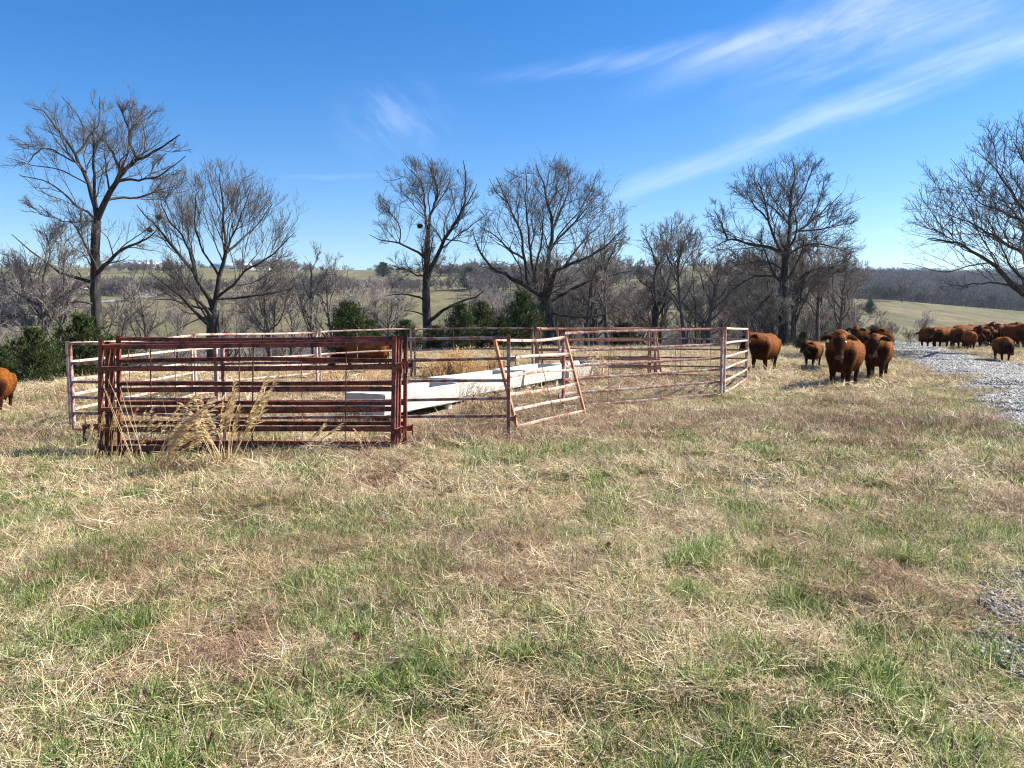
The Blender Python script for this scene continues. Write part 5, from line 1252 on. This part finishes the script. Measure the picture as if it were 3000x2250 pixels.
for k, (px, py, H, ln, nn, lab, mt) in enumerate([(255, 1345, .55, .30, 6, 'thin straw grass leaning right at the left foot of the red gates', 'plume'), (290, 1335, .78, .03, 7, 'upright ochre seed stalks at the left end of the red gates', 'golden'),
        (340, 1345, .80, .10, 6, 'ochre seed stalks just right of the left stiles', 'golden'), (350, 1365, .86, .62, 6, 'thin dry stalks slanting right across the lower left rails', 'plume'), (290, 1375, .34, .3, 7, 'short straw clump at the left front of the red gates', 'plume'),
        (860, 1385, .80, .62, 4, 'single pale stalks leaning right before the middle of the red gates', 'plume'), (925, 1310, .22, .1, 9, 'small pale sheaf poking up under the bottom rail', 'plume'), (1075, 1350, .40, -.2, 9, 'wispy brown clump at the right foot of the red gates', 'twiggy')]):
    x, y = gpos(px, py); stalks('dry_grass_clump', x, y, nn, H, .2, (ln, -.02), MAT[mt], lab, plume=70 if mt != 'twiggy' else 20, rs=20 + k, lsd=.10, group=gp, wd=.0035, arch=.12)
x, y = gpos(410, 1358); stalks('dead_stalk', x, y, 5, 1.35, .2, (-.22, .0), MAT['plume'], 'tall bare leaning stalks rising through the red gates', plume=0, rs=40, lsd=.14, group=gp, wd=.0045, arch=.03)
x, y = gpos(505, 1372); stalks('dead_stalk', x, y, 6, .95, .2, (-.03, .0), MAT['twiggy'], 'thin upright dead stalks beside the largest plume', plume=0, rs=41, lsd=.1, group=gp, wd=.003, arch=.03)
# golden bunchgrass at the back of the pen
rg = random.Random(9)
for k in range(26):
    px = rg.gauss(1345, 60) if k < 20 else rg.uniform(1440, 1500); Y = rg.uniform(20.0, 21.3) if k < 20 else rg.uniform(21, 23); H = rg.uniform(.6, 1.12) * (1 - abs(px - 1350) / 320)
    stalks('golden_bunchgrass', X_at(px, Y), Y, 34, H, .2, (rg.uniform(-.22, .25), rg.uniform(-.08, .08)), MAT['golden'], 'upright golden bunchgrass clump standing among its like by the back grey panel', plume=26, rs=60 + k, lsd=.10, rad=.16, group='golden bunchgrass behind the troughs', wd=.007, plume_len=.6, arch=.05)
for k in range(16):
    px = rg.uniform(930, 1330) if k < 8 else rg.uniform(700, 1260); Y = rg.uniform(17.5, 22.5)
    stalks('golden_bunchgrass', X_at(px, Y), Y, 12, rg.uniform(.4, .75), .2, (rg.uniform(-.3, .3), 0), MAT['golden'], 'low scattered straw clump inside the back of the pen', plume=20, rs=90 + k, lsd=.2, rad=.2, group='scattered straw clumps at the back of the pen', wd=.006, plume_len=.5, arch=.15)
# wispy fine stems round the troughs and matted brown heaps
for k, (px, Y, H) in enumerate([(1375, 12.9, .75), (1400, 13.2, .7), (1440, 13.6, .6), (1740, 19.8, .95), (1760, 20.0, .9), (1700, 19.0, .7), (1040, 12.3, .35), (1170, 11.9, .25), (1420, 12.8, .5), (1500, 14.5, .5), (1600, 12.9, .35)]):
    stalks('wispy_weed', X_at(px, Y), Y, 60, H, .2, (rg.uniform(-.1, .25), 0), MAT['twiggy'], 'fine wispy brown stems against the pale trough sides', plume=12, rs=130 + k, lsd=.28, rad=.22, group='wispy stems beside the troughs', wd=.0032, plume_len=.7, arch=.25)
for k in range(40):
    px, py = (rg.uniform(1330, 2080), rg.uniform(1205, 1300)) if k < 31 else (rg.choice([480, 560, 640, 760, 900, 1010, 1080]) + rg.uniform(-30, 30), rg.uniform(1335, 1395))
    x, y = gpos(px, py); stalks('brown_weed_mound', x, y, 170, rg.uniform(.14, .30), .2, (rg.uniform(-.3, .3), rg.uniform(-.3, .1)), MAT['twiggy'], 'matted mound of fine brown stems lying along the front of the pen', plume=2, rs=170 + k, lsd=.85, rad=.30, group='matted brown mounds before the pen', wd=.003, plume_len=.7, arch=.55)
# stones
def stonem(rs, n=46, rad=.33, sz=.028):
    r = np.random.default_rng(rs); VV, FF, TT, o = [], [], [], 0
    base = np.array([(1, 0, 0), (-1, 0, 0), (0, 1, 0), (0, -1, 0), (0, 0, 1), (0, 0, -1)], float); f0 = np.array([(0, 2, 4), (2, 1, 4), (1, 3, 4), (3, 0, 4), (2, 0, 5), (1, 2, 5), (3, 1, 5), (0, 3, 5)])
    for i in range(n):
        a = r.random() * 6.28; q = rad * math.sqrt(r.random()); s = sz * r.uniform(.5, 1.5); V = base * s * r.uniform(.6, 1.2, 3) + r.normal(size=(6, 3)) * s * .22
        t = r.random() * 6.28; c_, s_ = math.cos(t), math.sin(t); V = V @ np.array([[c_, -s_, 0], [s_, c_, 0], [0, 0, 1]]).T; V[:, 2] *= .75; V += [q * math.cos(a), q * math.sin(a), s * .25]
        VV.append(V); FF.append(f0 + o); TT.append(np.full(6, r.random())); o += 6
    return mesh_np('stones', np.concatenate(VV), np.concatenate(FF), MAT['stone'], {'tint': np.concatenate(TT)})
SP = [stonem(300 + i) for i in range(6)] + [stonem(310 + i, 34, .40, .045) for i in range(4)]
n = 15000; y = np.concatenate([G_.uniform(8, 26, n // 2), G_.uniform(20, 56, n // 2)]); tq = G_.uniform(.0, 1.0, n)
xl = np.interp(y, rl2[:, 1], rl2[:, 0]); xr = np.interp(y, rr2[:, 1], rr2[:, 0]); x = xl + (xr - xl) * tq
vis = (np.abs(x) < y * .73 + .5) & (G_.random(n) > .6 * (np.exp(-((tq - .27) / .06) ** 2) + np.exp(-((tq - .70) / .06) ** 2))); x, y, tq = x[vis], y[vis], tq[vis]; z = terrain(x, y) + np.sin(np.pi * np.clip(tq, 0, 1)) ** .6 * .09 + (fbm(x * 1.5, y * 1.5, 4) - .5) * .05 - .012
far_ = y > 24; idx = np.where(far_, G_.integers(6, 10, len(x)), G_.integers(0, 6, len(x)))
P1 = [np.stack([x, y, z], -1)]; I1 = [idx]
for (px, py, sx, sy, cnt) in [(2120, 1392, 62, 9, 26), (2230, 1412, 28, 8, 9), (2985, 1745, 22, 22, 14), (3000, 1850, 30, 60, 22), (2995, 1290, 25, 12, 18), (2940, 1240, 22, 14, 22), (2885, 1195, 20, 14, 20)]:
    q = np.array([G(px + G_.normal() * sx, py + G_.normal() * sy) for _ in range(cnt)]); q[:, 2] = terrain(q[:, 0], q[:, 1]) + .035; P1.append(q); I1.append(G_.integers(0, 6, cnt))
pts = np.concatenate(P1); idx = np.concatenate(I1); n = len(pts); s = G_.uniform(.7, 1.25, n)
s[len(x):] *= .55
scatter('loose_gravel', pts, np.stack([0 * s, 0 * s, G_.random(n) * 6.28], -1), np.stack([s] * 3, -1), idx, SP, 'crushed grey limestone lying on the road and in small patches in the grass', 'gravel')
# fallen logs by the back stack
def log(px, py, L, r_, az, lab, rs):
    q = G(px, py); z = gz(q[0], q[1]); root_loc = (float(q[0]), float(q[1]), z); rng = np.random.default_rng(rs)
    p_, rd = grow(np.array([[0, 0, r_]]), np.array([[math.cos(az), math.sin(az), .02]]), np.array([L]), np.array([r_]), np.array([r_ * .7]), 9, .03, 0, rng)
    v, f = tubes([(p_, rd, 9)]); o = obj('fallen_log', mesh_np('fallen_log', v, f, MAT['bark'], smooth=True), None, root_loc); return tag(o, lab, 'log', 'fallen logs at the back of the pen')
log(1795, 1086, 1.1, .09, .1, 'short dark log lying under the back stack of panels', 1); log(1850, 1090, .9, .07, -.2, 'smaller dark log right of the other one by the back stack', 2)

# ------------------------------------------------------------------ the air
bm = bmesh.new(); bmesh.ops.create_cube(bm, size=1.0); hm = bpy.data.meshes.new('haze'); bm.to_mesh(hm); bm.free()
hz = obj('haze', hm, None, (0, 1750, 120)); hz.scale = (6400, 5400, 330); tag(hz, kind='stuff')
m = newmat('thin_air'); b = NB(m); pv = b.n('ShaderNodeVolumePrincipled'); pv.inputs['Density'].default_value = .00010; pv.inputs['Color'].default_value = (.62, .78, 1.0, 1)
pv.inputs['Anisotropy'].default_value = .2
o_ = b.n('ShaderNodeOutputMaterial'); b.l(pv.outputs[0], o_.inputs['Volume']); hm.materials.append(m)
